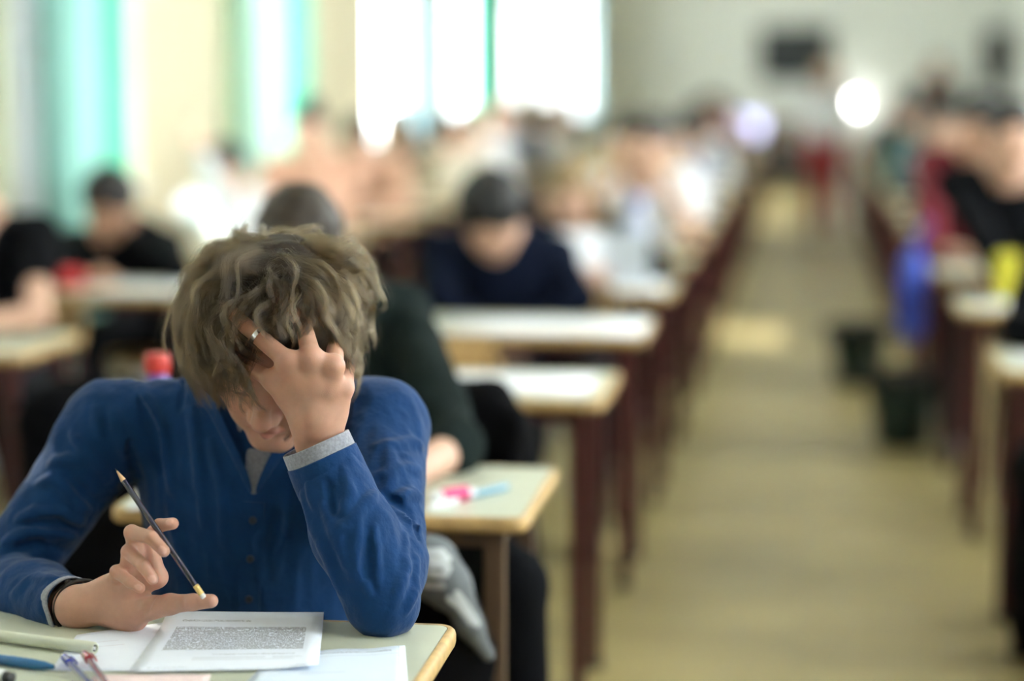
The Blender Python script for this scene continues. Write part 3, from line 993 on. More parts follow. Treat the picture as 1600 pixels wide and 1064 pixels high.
# hollow cuffs
axL = (WL - cL) / np.linalg.norm(WL - cL); axR = (WR - cR) / np.linalg.norm(WR - cR)
T.rc(cL + axL * .000, cL + axL * .08, .043, .046, .003, -1)
T.rc(cR + axR * .000, cR + axR * .08, .033, .036, .003, -1)
T.box(cL + axL * .055, (.09, .09, .045), frame_from(axL), .002, .003, -1)
T.box(cR + axR * .055, (.07, .07, .035), frame_from(axR), .002, .003, -1)
def shirt_disp(P):
    n = vnoise(P * np.array([22, 22, 10], np.float32) + 3.1)
    n2 = vnoise(P * np.array([48, 48, 26], np.float32) + 9.7)
    n3 = vnoise(P * np.array([9, 9, 7], np.float32) + 1.3)
    return -(np.abs(n) * -.0050 + .0022) + np.abs(n2) * .0022 - .0008 + n3 * .002
shirt = vmesh('shirt', T.mesh(.0032, shirt_disp, margin=.012), M_BLUE, me_root, None, RL)
shirt['label'] = 'blue cotton shirt'
# seams: placket, collar, cuff bands
def ribbon(name, pts, width, m, parent, lift=.0035, th=.0022, wdir=None):
    P3 = [on(px, py, lift) for px, py in pts]
    N3 = [base_shirt.normal(on(px, py)) for px, py in pts]
    vs = []; fs = []
    for i, p in enumerate(P3):
        t = P3[min(i + 1, len(P3) - 1)] - P3[max(i - 1, 0)]; t /= np.linalg.norm(t)
        w = np.cross(t, N3[i]); w /= np.linalg.norm(w)
        for sx, sz in ((-1, -1), (1, -1), (1, 1), (-1, 1)):
            vs.append(p + w * sx * width / 2 + N3[i] * sz * th / 2 - RL)
    for i in range(len(P3) - 1):
        a = i * 4
        for k in range(4):
            fs.append((a + k, a + (k + 1) % 4, a + 4 + (k + 1) % 4, a + 4 + k))
    fs.append((3, 2, 1, 0)); e = (len(P3) - 1) * 4; fs.append((e, e + 1, e + 2, e + 3))
    b = MB().add(vs, fs)
    return b.build(name, m, parent, fixn=True)
bpts = [(398, 784), (396, 815), (393, 850), (391, 885), (390, 920), (390, 960)]
ribbon('placket', bpts, .030, M_BLUE, shirt)
M_BTN = mat('navy_button', (0.012, 0.018, 0.04), 0.35, var=0.1)
for px, py in ((396, 812), (392, 872), (390, 935)):
    p = on(px, py, .0052); n = base_shirt.normal(on(px, py))
    MB().lathe([(.0056, 0), (.0056, .0015), (.0048, .0022), (.002, .0016)], p - RL, 14, frame_from(n)).build('button', M_BTN, shirt, smooth=True)
# cuffs: grey jersey turned out of the sleeves, and the blue cuff bands
def cuff(c, ax, r0, r1, l0, l1, m, name, th=.0024, parent=shirt, wob=.0, n=40):
    Fm = frame_from(ax); vs = []; fs = []
    prof = [(r0, l0), ((r0 + r1) / 2 + .0006, (l0 + l1) / 2), (r1, l1), (r1 - th * .5, l1 + th * .4), (r1 - th, l1), ((r0 + r1) / 2 - th, (l0 + l1) / 2), (r0 - th, l0)]
    for r, h in prof:
        for k in range(n):
            t = 2 * math.pi * k / n
            rr = r * (1 + wob * (math.sin(3 * t + 1) * .6 + math.sin(5 * t + 20 * h) * .4))
            hh = h + wob * .03 * math.sin(2 * t)
            vs.append(c + Fm[:, 0] * rr * math.cos(t) + Fm[:, 1] * rr * math.sin(t) + ax * hh - RL)
    for i in range(len(prof)):
        j = (i + 1) % len(prof)
        for k in range(n):
            fs.append((i * n + k, i * n + (k + 1) % n, j * n + (k + 1) % n, j * n + k))
    return MB().add(vs, fs).build(name, m, parent, smooth=True, fixn=True)
axLc = at(494, 690, 2.80) - at(531, 778, 2.80); axLc /= np.linalg.norm(axLc)
o = cuff(cL, axLc, .0505, .0495, -.030, .012, M_BLUE, 'cuff_band', .003, wob=.03)
o = cuff(cL, axLc, .0475, .0475, -.01, .032, M_GREYTEE, 'jersey_cuff', .0028, wob=.025); o['label'] = 'grey marl cuff'
axRc = WR - cR; axRc /= np.linalg.norm(axRc)
o = cuff(cR, axRc, .041, .040, -.03, .014, M_BLUE, 'cuff_band', .003, wob=.05)
o = cuff(cR, axRc, .0385, .040, -.008, .026, M_GREYTEE, 'jersey_cuff', .0028, wob=.07); o['label'] = 'grey marl cuff'
# grey tee under the shirt
G = Sdf()
G.el(at(405, 775, 3.085), (.168, .108, .19), None, .03)
G.rc(NB + np.array([0, -.02, -.03]), NB + np.array([0, -.035, -.10]), .064, .058, .03)
G.rc(HW(0, -.035, -.045), at(404, 672, 2.965), .052, .036, .006, -1)
tee = vmesh('t_shirt', G.mesh(.004), M_GREYTEE, me_root, None, RL); tee['label'] = 'grey T-shirt in the open collar'
# collar standing up round the neck, open at the throat
def strip(name, top, bot, m, parent, th=.003):
    vs = []; fs = []; n = len(top)
    top = [np.array(p) for p in top]; bot = [np.array(p) for p in bot]
    for i in range(n):
        t = (top[min(i + 1, n - 1)] - top[max(i - 1, 0)]); nn = np.cross(t, top[i] - bot[i]); nn /= np.linalg.norm(nn)
        for p, s_ in ((bot[i], -1), (top[i], -1), (top[i], 1), (bot[i], 1)):
            vs.append(p + nn * s_ * th / 2 - RL)
    for i in range(n - 1):
        a = i * 4
        for k in range(4):
            fs.append((a + k, a + (k + 1) % 4, a + 4 + (k + 1) % 4, a + 4 + k))
    fs.append((3, 2, 1, 0)); e = (n - 1) * 4; fs.append((e, e + 1, e + 2, e + 3))
    o = MB().add(vs, fs).build(name, m, parent, smooth=True, fixn=True)
    md = o.modifiers.new('sub', 'SUBSURF'); md.levels = 2; md.render_levels = 2
    return o
Lb = [on(392, 776, .002), on(374, 738, .004), on(352, 694, .005), at(328, 650, 2.975), at(305, 612, 3.01), at(330, 585, 3.10)]
Lt = [on(398, 770, .006), on(388, 730, .012), on(370, 690, .016), at(347, 645, 2.965), at(322, 600, 3.00), at(345, 560, 3.10)]
strip('collar', Lt, Lb, M_BLUE, shirt)
Rb = [on(400, 776, .002), on(425, 738, .004), on(452, 700, .005), at(492, 655, 2.98), at(540, 612, 3.02), at(520, 585, 3.10)]
Rt = [on(397, 770, .006), on(414, 726, .012), on(436, 688, .016), at(472, 640, 2.97), at(525, 598, 3.01), at(505, 560, 3.10)]
strip('collar', Rt, Rb, M_BLUE, shirt)
# trousers and shoes under the desk
L = Sdf()
L.rc(PEL + np.array([-.07, 0, 0]), PEL + np.array([.07, 0, 0]), .105, .105, .04)
for kn, an, sx in ((KNR, ANR, -1), (KNL, ANL, 1)):
    L.rc(PEL + np.array([sx * .09, -.02, -.01]), kn, .085, .065, .03); L.rc(kn, an + np.array([0, 0, -.02]), .065, .052, .02)
vmesh('trousers', L.mesh(.008), M_DENIM, me_root, None, RL)
for an in (ANR, ANL):
    Q = Sdf(); Q.rc(an + np.array([0, .01, -.045]), an + np.array([0, -.15, -.055]), .042, .034, .02)
    Q.box(an + np.array([0, -.06, -.12]), (.2, .3, .0305), None, .001, .002, -1)
    vmesh('shoe', Q.mesh(.006), M_SHOE, me_root, None, RL)
# ring and cord bracelet
rc_ = LF[2][0] * .27 + LF[2][1] * .73
MB().lathe([(.0118, -.0032), (.0128, -.0032), (.0130, 0), (.0128, .0032), (.0118, .0032)], rc_ - RL, 32, frame_from(LF[2][1] - LF[2][0]), closed=True).build('ring', M_SILVER, me_root, smooth=True, fixn=True)['label'] = 'silver finger ring'
bc = WR * .92 + ER * .08 + (at(141, 953, 2.74) - WR) * .8
fm = frame_from(axR * .9 + np.array([.0, 0, .0]))
for j, (dr, dh) in enumerate(((0.0, 0.0), (.0012, .005), (0.0005, -.0048))):
    pts = [bc + fm[:, 0] * (.0365 + dr) * math.cos(t) + fm[:, 1] * (.0365 + dr) * math.sin(t) + fm[:, 2] * (dh + .004 * math.sin(t + j)) - RL for t in np.linspace(0, 2 * math.pi, 40)]
    MB().tube(pts, .0026, 8).build('bracelet_cord', M_BAND, me_root, smooth=True)
_cd = (CAM - bc) / np.linalg.norm(CAM - bc) * .75 + np.array([0, 0, .6]); _cd -= fm[:, 2] * (_cd @ fm[:, 2]); _cd /= np.linalg.norm(_cd)
kn_ = bc + _cd * .039
MB().lathe([(.001, -.005), (.004, -.004), (.005, 0), (.004, .004), (.001, .005)], kn_ - RL, 12, fm).build('bracelet_knot', M_BAND, me_root, smooth=True)

# ---- hair
HCAP = Sdf()
def HL(x, f, u): return HC + HS * (HB @ np.array([x, f, u]))
HCAP.el(HL(0, -.022, .038), (.092 * HS, .100 * HS, .094 * HS), HB, .01)
HCAP.el(HL(0, -.055, .0), (.085 * HS, .065 * HS, .085 * HS), HB, .03)
HCAP.el(HL(0, .085, -.055), (.066 * HS, .085 * HS, .115 * HS), HB, .012, -1)
HCAP.rc(HL(0, -.03, -.12), HL(0, .06, -.12), .06, .06, .02, -1)
capd = lambda P: vnoise(P * np.float32(38)) * .006 + vnoise(P * np.float32(90)) * .002
hair = vmesh('hair', HCAP.mesh(.004, capd, margin=.016), M_HAIRCAP, me_root, None, RL)
hair['label'] = 'tousled light brown hair'
def grow_hair():
    rng = np.random.RandomState(21)
    c0 = np.array([0, -.012, .032]); r0 = np.array([.077, .096, .088])
    crown = np.array([.006, -.062, .105])
    grav = HB.T @ np.array([0, 0, -1.0])
    # clump roots on the scalp
    d = rng.normal(size=(9000, 3)); d /= np.linalg.norm(d, axis=1)[:, None]
    p = c0 + d * r0
    ok = (p[:, 2] > -.055)
    face = (p[:, 1] > .035) & (p[:, 2] < .072 - .25 * np.abs(p[:, 0]))
    temple = (p[:, 1] > .012) & (p[:, 2] < .01)
    ok &= ~face & ~temple
    p = p[ok]
    # thin to evenly spaced clumps
    keep = []
    for i in range(len(p)):
        if all(np.linalg.norm(p[i] - p[j]) > .0074 for j in keep): keep.append(i)
        if len(keep) > 640: break
    R = p[keep]; n = len(R)
    steps = 17
    nz = lambda k, o: vnoise(R * k + o)
    Lc = rng.uniform(.105, .150, n) * (1 + .15 * nz(25, 3.3))
    frontness = np.clip((R[:, 1] - .0) / .08, 0, 1)
    Lc = Lc * (1 - .25 * frontness)
    lift = .026 + .017 * nz(30, 1.7) + rng.uniform(-.010, .010, n) + .014 * np.clip(np.abs(R[:, 0]) / .07, 0, 1)
    lift += .014 * np.clip((R[:, 2] - .07) / .05, 0, 1)
    lift = np.maximum(lift, .008)
    wa = .55 + .3 * nz(28, 5.1) + rng.normal(0, .08, n); wf = 1.15 + .35 * nz(22, 8.2); wp = 5.5 * nz(24, 11.9) + rng.normal(0, .35, n)
    swirl = .75 * nz(26, 15.3) + rng.normal(0, .16, n) + np.where(R[:, 0] < 0, -.05, .1)
    coll = [(np.array(f[k]), np.array(f[k + 1]), .010) for f in LF + [LT] for k in (0, 1, 2)]
    pos = R.copy(); D = None; G_ = [R.copy()]
    for s_ in range(1, steps + 1):
        t = s_ / steps
        q = (pos - c0) / r0
        nn = q / r0; nn /= np.linalg.norm(nn, axis=1)[:, None]
        fl = pos - crown
        fl = fl + np.array([-.035, .03, 0]) * frontness[:, None]
        fl -= nn * (fl * nn).sum(1)[:, None]
        fl /= np.linalg.norm(fl, axis=1)[:, None] + 1e-6
        side = np.cross(nn, fl)
        ang = swirl + wa * np.sin(wf * 2 * math.pi * t + wp)
        dirn = fl * np.cos(ang)[:, None] + side * np.sin(ang)[:, None]
        dirn = dirn + nn * (1.0 * np.exp(-5 * t) - .15 + .45 * np.sin(wf * 5.0 * t + wp * 1.7) * t)[:, None]
        dirn += grav * (.30 * t)
        dirn /= np.linalg.norm(dirn, axis=1)[:, None]
        D = dirn if D is None else D * .45 + dirn * .55
        D /= np.linalg.norm(D, axis=1)[:, None]
        pos = pos + D * (Lc / steps)[:, None]
        q = (pos - c0) / r0
        e = (np.linalg.norm(q, axis=1) - 1) * .087
        target = lift * min(1.0, t * 2.6)
        nn = q / r0; nn /= np.linalg.norm(nn, axis=1)[:, None]
        push = np.maximum(target - e, 0)
        # keep the top volume below a maximum height
        pull = np.maximum(e - (target + .016), 0) * (pos[:, 2] > -.02)
        pos = pos + nn * (push * .7 - pull * .6)[:, None]
        wpos = HC + HS * (pos @ HB.T)
        for a_, b_, r_ in coll:
            dd = Sdf.dist(('rc', a_, b_, r_, r_), wpos)
            pos = pos + nn * np.clip(.0075 - dd, 0, .012)[:, None] / HS
        G_.append(pos.copy())
    G_ = np.stack(G_, 1)
    extra = []
    fl_ = [[np.array(p) for p in f] for f in LF]
    for a_ in np.linspace(-.35, 3.25, 22):
        i0 = int(np.clip(math.floor(a_), 0, 2)); w_ = a_ - i0
        path = [fl_[i0][k] * (1 - w_) + fl_[i0 + 1][k] * w_ for k in range(4)]
        loc_ = [((p - HC) @ HB) / HS for p in path]
        tip = loc_[3]; tdir = tip - loc_[1]; tdir /= np.linalg.norm(tdir)
        q_ = (tip + tdir * .035 - c0) / r0; rootp = c0 + q_ / np.linalg.norm(q_) * r0
        ctrl = [rootp, tip, loc_[2], loc_[1], loc_[1] * .35 + loc_[0] * .65, loc_[0] * 1.02 - loc_[1] * .02]
        out_ = []
        for tq_ in np.linspace(0, rng.uniform(3.9, 4.9), steps + 1):
            k = min(int(tq_), 4); u_ = tq_ - k
            p = ctrl[k] * (1 - u_) + ctrl[k + 1] * u_
            nn_ = (p - c0); nn_ /= np.linalg.norm(nn_)
            out_.append(p + nn_ * (.0 if tq_ < .01 else min(1, tq_) * rng.uniform(.0135, .0145)))
        o2 = np.array(out_)
        o2[1:-1] = (o2[:-2] + 2 * o2[1:-1] + o2[2:]) / 4; o2[1:-1] = (o2[:-2] + 2 * o2[1:-1] + o2[2:]) / 4
        extra.append(o2 + rng.normal(0, .003, 3) * np.linspace(0, 1, steps + 1)[:, None])
    ne = len(extra)
    tq = np.linspace(0, 1, steps + 1)[None, :, None]
    ca = rng.uniform(.0010, .0046, (n, 1, 1)); cf = rng.uniform(1.1, 2.1, (n, 1, 1)); cp = (4 * nz(30, 21.0) + rng.normal(0, .5, n))[:, None, None]
    tg = np.gradient(G_, axis=1); tg /= np.linalg.norm(tg, axis=2)[:, :, None] + 1e-9
    nrm = (G_ - c0); nrm /= np.linalg.norm(nrm, axis=2)[:, :, None]
    sd = np.cross(tg, nrm)
    G_ = G_ + (sd * np.sin(2 * math.pi * cf * tq + cp) + nrm * np.cos(2 * math.pi * cf * tq + cp) * .8) * ca * np.clip(tq * 1.6, 0, 1)
    G_ = np.concatenate([G_, np.array(extra)]); n += ne #                                       # n, steps+1, 3
    allp = []; tone = []
    tt = np.linspace(0, 1, steps + 1)
    for i in range(n):
        m = rng.randint(50, 74)
        a = rng.normal(size=(m, 3)) * .0043
        a[: m // 7] *= 1.9
        tight = rng.uniform(.58, .92)
        tone.append(np.full(m, rng.rand()))
        w = (1 - tight * tt ** .8)[None, :, None]
        st = G_[i][None] + a[:, None, :] * w
        ph = rng.uniform(0, 6.28, (m, 1, 3)); am = rng.uniform(.0002, .0012, (m, 1, 1))
        st = st + np.sin(tt[None, :, None] * rng.uniform(3, 9, (m, 1, 1)) + ph) * am * tt[None, :, None]
        st[:, :, :] += (rng.normal(0, .0012, (m, 1, 3)) * (tt ** 2)[None, :, None])
        allp.append(st)
    allp = np.concatenate(allp)
    # stray hairs
    idx = rng.choice(len(allp), 900, replace=False)
    stray = allp[idx].copy()
    cen = c0
    o_ = stray - cen; o_ /= np.linalg.norm(o_, axis=2)[:, :, None]
    stray += o_ * (rng.uniform(.004, .016, (900, 1, 1)) * (tt ** 1.3)[None, :, None])
    stray += np.sin(tt[None, :, None] * rng.uniform(4, 11, (900, 1, 1)) + rng.uniform(0, 6.28, (900, 1, 3))) * .006 * tt[None, :, None]
    tone = np.concatenate(tone); tone = np.concatenate([tone, tone[idx]])
    allp = np.concatenate([allp, stray])
    Wp = HC + HS * (allp @ HB.T)
    # hairs end where they would cross the back of the hand, the face or the desk
    lens = np.full(len(Wp), steps + 1)
    caps = [(np.array(LF[i][0]) * .9 + np.array(LF[i][1]) * .1, WL, .026) for i in range(4)]
    caps += [(np.array(LT[0]), np.array(LT[1]), .020), (LF[2][0], LF[2][0] * .12 + LF[2][1] * .88, .0135), (HL(-.012, .10, .0), HL(0, .10, -.10), .042), (HL(.02, .08, 0.0), HL(0.01, .08, -.10), .04)]
    bad = (allp[:, :, 2] < np.where(allp[:, :, 0] < .02, -.030, -.052) + .018 * vnoise(allp[:, :1, :] * 60)) & (allp[:, :, 1] > -.05)
    for a_, b_, r_ in caps:
        bad |= Sdf.dist(('rc', np.array(a_), np.array(b_), r_, r_), Wp) < 0
    # nothing passes between the lens and the back of the hand
    for a_, b_, r_ in caps[:4] + caps[5:6]:
        for back in (.015, .03, .045):
            off = np.array([0, -back, back * .12])
            bad |= Sdf.dist(('rc', np.array(a_) + off, np.array(b_) + off, r_ * .8, r_ * .8), Wp) < 0
    first = np.where(bad.any(1), bad.argmax(1), steps + 1)
    keep = first >= 6
    Wp, first, tone = Wp[keep], first[keep], tone[keep]
    curves = bpy.data.hair_curves.new('hair_strands')
    curves.add_curves([int(f) for f in first])
    pts = np.concatenate([w[:f] for w, f in zip(Wp, first)]) - RL
    rad = np.concatenate([(.000085 * (1 - .65 * (np.arange(f) / max(f - 1, 1)) ** 2)) for f in first])
    curves.points.foreach_set('position', pts.astype(np.float32).ravel())
    at_ = curves.attributes.get('radius') or curves.attributes.new('radius', 'FLOAT', 'POINT')
    at_.data.foreach_set('value', rad.astype(np.float32))
    ta = curves.attributes.new('tone', 'FLOAT', 'CURVE'); ta.data.foreach_set('value', tone.astype(np.float32))
    curves.materials.append(hair_mat('light_brown_hair', (0.0035, 0.0023, 0.0012), (0.046, 0.029, 0.0115)))
    o = bpy.data.objects.new('hair_strands', curves)
    COL.objects.link(o); o.parent = hair
    o['kind'] = 'stuff'
    return o
grow_hair()
# ------------------------------------------------------------------ things on the front desk
class NX:
    """tiny helper for math nodes"""
    def __init__(self, nt): self.nt = nt
    def m(self, op, a, b=None, c=None):
        n = self.nt.nodes.new('ShaderNodeMath'); n.operation = op
        for i, v in enumerate((a, b, c)):
            if v is None: continue
            if isinstance(v, (int, float)): n.inputs[i].default_value = v
            else: self.nt.links.new(v, n.inputs[i])
        return n.outputs[0]
    def box(self, u, v, u0, u1, v0, v1):
        a = self.m('MULTIPLY', self.m('GREATER_THAN', u, u0), self.m('LESS_THAN', u, u1))
        b = self.m('MULTIPLY', self.m('GREATER_THAN', v, v0), self.m('LESS_THAN', v, v1))
        return self.m('MULTIPLY', a, b)
def paper_mat(name, color, blocks=(), lines=(), ink=(0.06, 0.06, 0.07)):
    """blocks: (u0,u1,v0,v1,rows,letters per width, density); lines: thin ruled boxes (u0,u1,v0,v1)"""
    m = bpy.data.materials.new(name); m.use_nodes = True
    nt = m.node_tree; b = nt.nodes['Principled BSDF']; X = NX(nt)
    uv = nt.nodes.new('ShaderNodeUVMap'); sp = nt.nodes.new('ShaderNodeSeparateXYZ')
    nt.links.new(uv.outputs[0], sp.inputs[0]); u, v = sp.outputs[0], sp.outputs[1]
    mask = None
    for (u0, u1, v0, v1, rows, lets, dens) in blocks:
        r = X.m('MULTIPLY', v, rows); ri = X.m('FLOOR', r); rf = X.m('FRACT', r)
        row = X.m('MULTIPLY', X.m('GREATER_THAN', rf, .25), X.m('LESS_THAN', rf, .80))
        cb = nt.nodes.new('ShaderNodeCombineXYZ')
        nt.links.new(X.m('MULTIPLY', u, lets), cb.inputs[0]); nt.links.new(X.m('MULTIPLY', r, 2.2), cb.inputs[1])
        nt.links.new(X.m('MULTIPLY', ri, 7.31), cb.inputs[2])
        n = nt.nodes.new('ShaderNodeTexNoise'); n.inputs['Scale'].default_value = 1.0; n.inputs['Detail'].default_value = 2
        nt.links.new(cb.outputs[0], n.inputs['Vector'])
        c2 = nt.nodes.new('ShaderNodeCombineXYZ')
        nt.links.new(X.m('MULTIPLY', u, lets * .16), c2.inputs[0]); nt.links.new(X.m('MULTIPLY', ri, 3.7), c2.inputs[1])
        n2 = nt.nodes.new('ShaderNodeTexNoise'); n2.inputs['Scale'].default_value = 1.0
        nt.links.new(c2.outputs[0], n2.inputs['Vector'])
        k = X.m('MULTIPLY', X.m('GREATER_THAN', n.outputs['Fac'], 1 - dens), X.m('GREATER_THAN', n2.outputs['Fac'], .36))
        k = X.m('MULTIPLY', X.m('MULTIPLY', k, row), X.box(u, v, u0, u1, v0, v1))
        mask = k if mask is None else X.m('MAXIMUM', mask, k)
    for (u0, u1, v0, v1) in lines:
        k = X.m('MULTIPLY', X.box(u, v, u0, u1, v0, v1), .55)
        mask = k if mask is None else X.m('MAXIMUM', mask, k)
    mx = nt.nodes.new('ShaderNodeMixRGB')
    mx.inputs[1].default_value = (*color, 1); mx.inputs[2].default_value = (*ink, 1)
    if mask is not None: nt.links.new(mask, mx.inputs[0])
    else: mx.inputs[0].default_value = 0
    nn = nt.nodes.new('ShaderNodeTexNoise'); nn.inputs['Scale'].default_value = 40
    tc = nt.nodes.new('ShaderNodeTexCoord'); nt.links.new(tc.outputs['Object'], nn.inputs['Vector'])
    mr = nt.nodes.new('ShaderNodeMapRange'); mr.inputs['To Min'].default_value = .97; mr.inputs['To Max'].default_value = 1.03
    nt.links.new(nn.outputs['Fac'], mr.inputs['Value'])
    sc = nt.nodes.new('ShaderNodeVectorMath'); sc.operation = 'SCALE'
    nt.links.new(mx.outputs[0], sc.inputs[0]); nt.links.new(mr.outputs[0], sc.inputs['Scale'])
    nt.links.new(sc.outputs['Vector'], b.inputs['Base Color'])
    b.inputs['Roughness'].default_value = .75; b.inputs['Specular IOR Level'].default_value = .3
    return m
WHITEP = (0.78, 0.83, 0.92)
M_TEXT = paper_mat('printed_exam_sheet', WHITEP,
                   [(.10, .90, .20, .62, 62, 170, .56), (.12, .55, .10, .125, 110, 200, .50), (.40, .86, .70, .72, 110, 200, .5), (.08, .30, .93, .945, 130, 200, .5)],
                   [(.30, .70, .765, .772), (.74, .90, .765, .772), (.30, .86, .80, .806)])
M_BLANK = paper_mat('blank_sheet', WHITEP, [], [(.15, .5, .30, .306), (.15, .6, .42, .426), (.2, .42, .66, .668)], ink=(.35, .22, .24))
M_FORM = paper_mat('bordered_answer_sheet', (0.66, 0.74, 0.85), [(.30, .90, .045, .07, 80, 150, .55)], [(.05, .952, .105, .109), (.948, .952, .0, 1.0), (.3, .6, .36, .365)], ink=(.12, .14, .2))
M_PINKP = paper_mat('pink_sheet', (0.78, 0.62, 0.60))
def sheet(name, corners, m, label, z=0.7512, curl=None, cat='paper', group=None, n=12, wob=.0012, seed=0):
    """corners: far-left, far-right, near-right, near-left as points (x, y)"""
    fl, fr, nr, nl = [np.array(c[:2], float) for c in corners]
    c = (fl + fr + nr + nl) / 4
    vs = []; fs = []; uvs = []
    for s_ in (1, 0):
        for j in range(n + 1):
            for i in range(n + 1):
                u, v = i / n, j / n
                p = (fl * (1 - u) + fr * u) * (1 - v) + (nl * (1 - u) + nr * u) * v
                zz = z + .00025 * s_ + wob * (.5 + .5 * math.sin(5 * u + 3 * v + seed)) * (.3 + .7 * abs(math.sin(4 * v + seed)))
                if curl: zz += curl(u, v)
                vs.append((p[0] - c[0], p[1] - c[1], zz - z)); uvs.append((u, v))
    st = n + 1; N = st * st
    for j in range(n):
        for i in range(n):
            a = j * st + i
            fs.append((a, a + st, a + st + 1, a + 1)); fs.append((N + a, N + a + 1, N + a + st + 1, N + a + st))
    rim = list(range(st)) + [j * st + n for j in range(1, st)] + [n * st + i for i in range(n - 1, -1, -1)] + [j * st for j in range(n - 1, 0, -1)]
    for k in range(len(rim)):
        a, b = rim[k], rim[(k + 1) % len(rim)]
        fs.append((a, b, N + b, N + a))
    me = MB().add(vs, fs).mesh(name)
    ul = me.uv_layers.new(name='UVMap')
    idx = np.zeros(len(me.loops), np.int32); me.loops.foreach_get('vertex_index', idx)
    ul.data.foreach_set('uv', np.array(uvs, np.float32)[idx].ravel())
    o = link(name, me, m, None, smooth=True)
    o.location = (c[0], c[1], z)
    return tag(o, label, cat, group)
Z = .7515
q = lambda px, py, z=Z: onz(px, py, z)
sheet('exam_sheet', [q(120, 992), q(282, 968), q(214, 1049), q(78, 1047)], M_BLANK, 'blank white sheet under the pens, tucked beneath the printed exam sheet', z=.7508, seed=1, wob=.0008)
sheet('exam_sheet', [q(262, 968), q(506, 970), q(497, 1047), q(200, 1052)], M_TEXT, 'exam sheet with a dense block of print under the raised pencil', z=.7530,
      curl=lambda u, v: .010 * max(0, .35 - v) ** 2 * 8 + .006 * max(0, u - .8) * max(0, v - .7) * 16, seed=2, wob=.0006)
sheet('answer_sheet', [q(430, 1020), q(633, 1010), q(640, 1120), q(330, 1120)], M_FORM, 'bluish bordered answer sheet at the desk corner below the elbow', z=.7508,
      curl=lambda u, v: .003 * (1 + math.sin(14 * u + 1)) * max(0, .3 - v), seed=3, wob=.0006)
sheet('answer_sheet', [q(150, 1053), q(330, 1053), q(300, 1130), q(60, 1130)], M_PINKP, 'pinkish sheet at the lower picture edge below the printed sheet', z=.7507, seed=4, wob=.0004)

# pencil
M_NAVY = mat('navy_lacquer', (0.006, 0.008, 0.034), 0.12, spec=0.8, coat=1.0, var=0.05)
M_WOOD = mat('bare_pencil_wood', (0.62, 0.40, 0.22), 0.6, var=0.12, vscale=200)
M_LEAD = mat('graphite', (0.05, 0.05, 0.055), 0.35, var=0.1)
M_GOLD = mat('gold_ferrule', (0.80, 0.58, 0.22), 0.28, metal=1.0, var=0.1, vscale=400, bump=.6, bscale=700)
M_RUB = mat('white_rubber', (0.72, 0.70, 0.66), 0.7, var=0.05)
ptip, pend = at(180, 732, 2.690), at(319, 934, 2.6605)
pd = (pend - ptip); PLEN = np.linalg.norm(pd); pd /= PLEN
pfm = frame_from(pd)
pc = empty('pencil', pend)
def ploc(prof, n, nm, m, sm=True):
    MB().lathe(prof, ptip - pend, n, pfm).build(nm, m, pc, smooth=sm)
ploc([(.0002, 0), (.0009, .0040)], 10, 'lead', M_LEAD)
ploc([(.0009, .0040), (.0037, .0195)], 12, 'sharpened_wood', M_WOOD)
ploc([(.0037, .0195), (.0038, .021), (.0038, PLEN - .0195)], 20, 'barrel', M_NAVY)
ploc([(.0038, PLEN - .0195), (.0040, PLEN - .019), (.0040, PLEN - .015), (.0037, PLEN - .014), (.0040, PLEN - .013), (.0040, PLEN - .0095), (.0037, PLEN - .0085), (.0040, PLEN - .0075), (.0040, PLEN - .0055)], 18, 'ferrule', M_GOLD)
ploc([(.0036, PLEN - .0055), (.0037, PLEN - .0012), (.0028, PLEN)], 16, 'eraser_tip', M_RUB)
tag(pc, 'dark navy pencil with white eraser held upright between fingers and thumb', 'pencil')

# ballpoints
M_CLEAR = mat('clear_plastic', (0.82, 0.86, 0.90), 0.08, spec=0.5, trans=0.85, var=0.02)
def ballpoint(a, b, ink, inkname, label):
    a, b = np.array(a), np.array(b)
    d = b - a; Lp = np.linalg.norm(d); d /= Lp; fm = frame_from(d)
    root = empty('ballpoint_pen', a)
    mi = mat(inkname, ink, 0.2, spec=.6, coat=.5, var=.05)
    z = np.zeros(3)
    cp = MB().lathe([(.0015, -.001), (.0036, .001), (.0052, .007), (.0056, .014), (.0056, .030), (.0053, .034)], z, 16, fm).build('cap', mi, root, smooth=True)
    up = fm[:, 1] if fm[2, 1] > 0 else -fm[:, 1]
    sd = fm[:, 0]
    MB().tube([z + d * .004 + sd * .005, z + d * .010 - sd * -.0085, z + d * .026 + sd * .0088, z + d * .040 + sd * .0078], [.0012, .0018, .0018, .0012], 8).build('clip', mi, cp, smooth=True)
    MB().lathe([(.0042, .028), (.0043, .034), (.0043, Lp)], z, 6, fm).build('barrel', M_CLEAR, root)
    MB().lathe([(.0016, .02), (.0016, Lp - .01)], z, 10, fm).build('ink_tube', mi, root, smooth=True)
    MB().lathe([(.0040, Lp), (.0040, Lp + .004), (.0025, Lp + .005)], z, 12, fm).build('end_plug', mi, root, smooth=True)
    return tag(root, label, 'pen')
ballpoint(q(98, 1025, .7605), q(152, 1080, .7575), (0.02, 0.035, 0.42), 'blue_ink_plastic', 'clear ballpoint pen with a blue cap beside the red-capped one')
rb = q(131, 1020, .7615); rb2 = q(166, 1068, .758)
ballpoint(rb, rb2, (0.36, 0.012, 0.03), 'red_ink_plastic', 'clear ballpoint pen with a dark red cap')
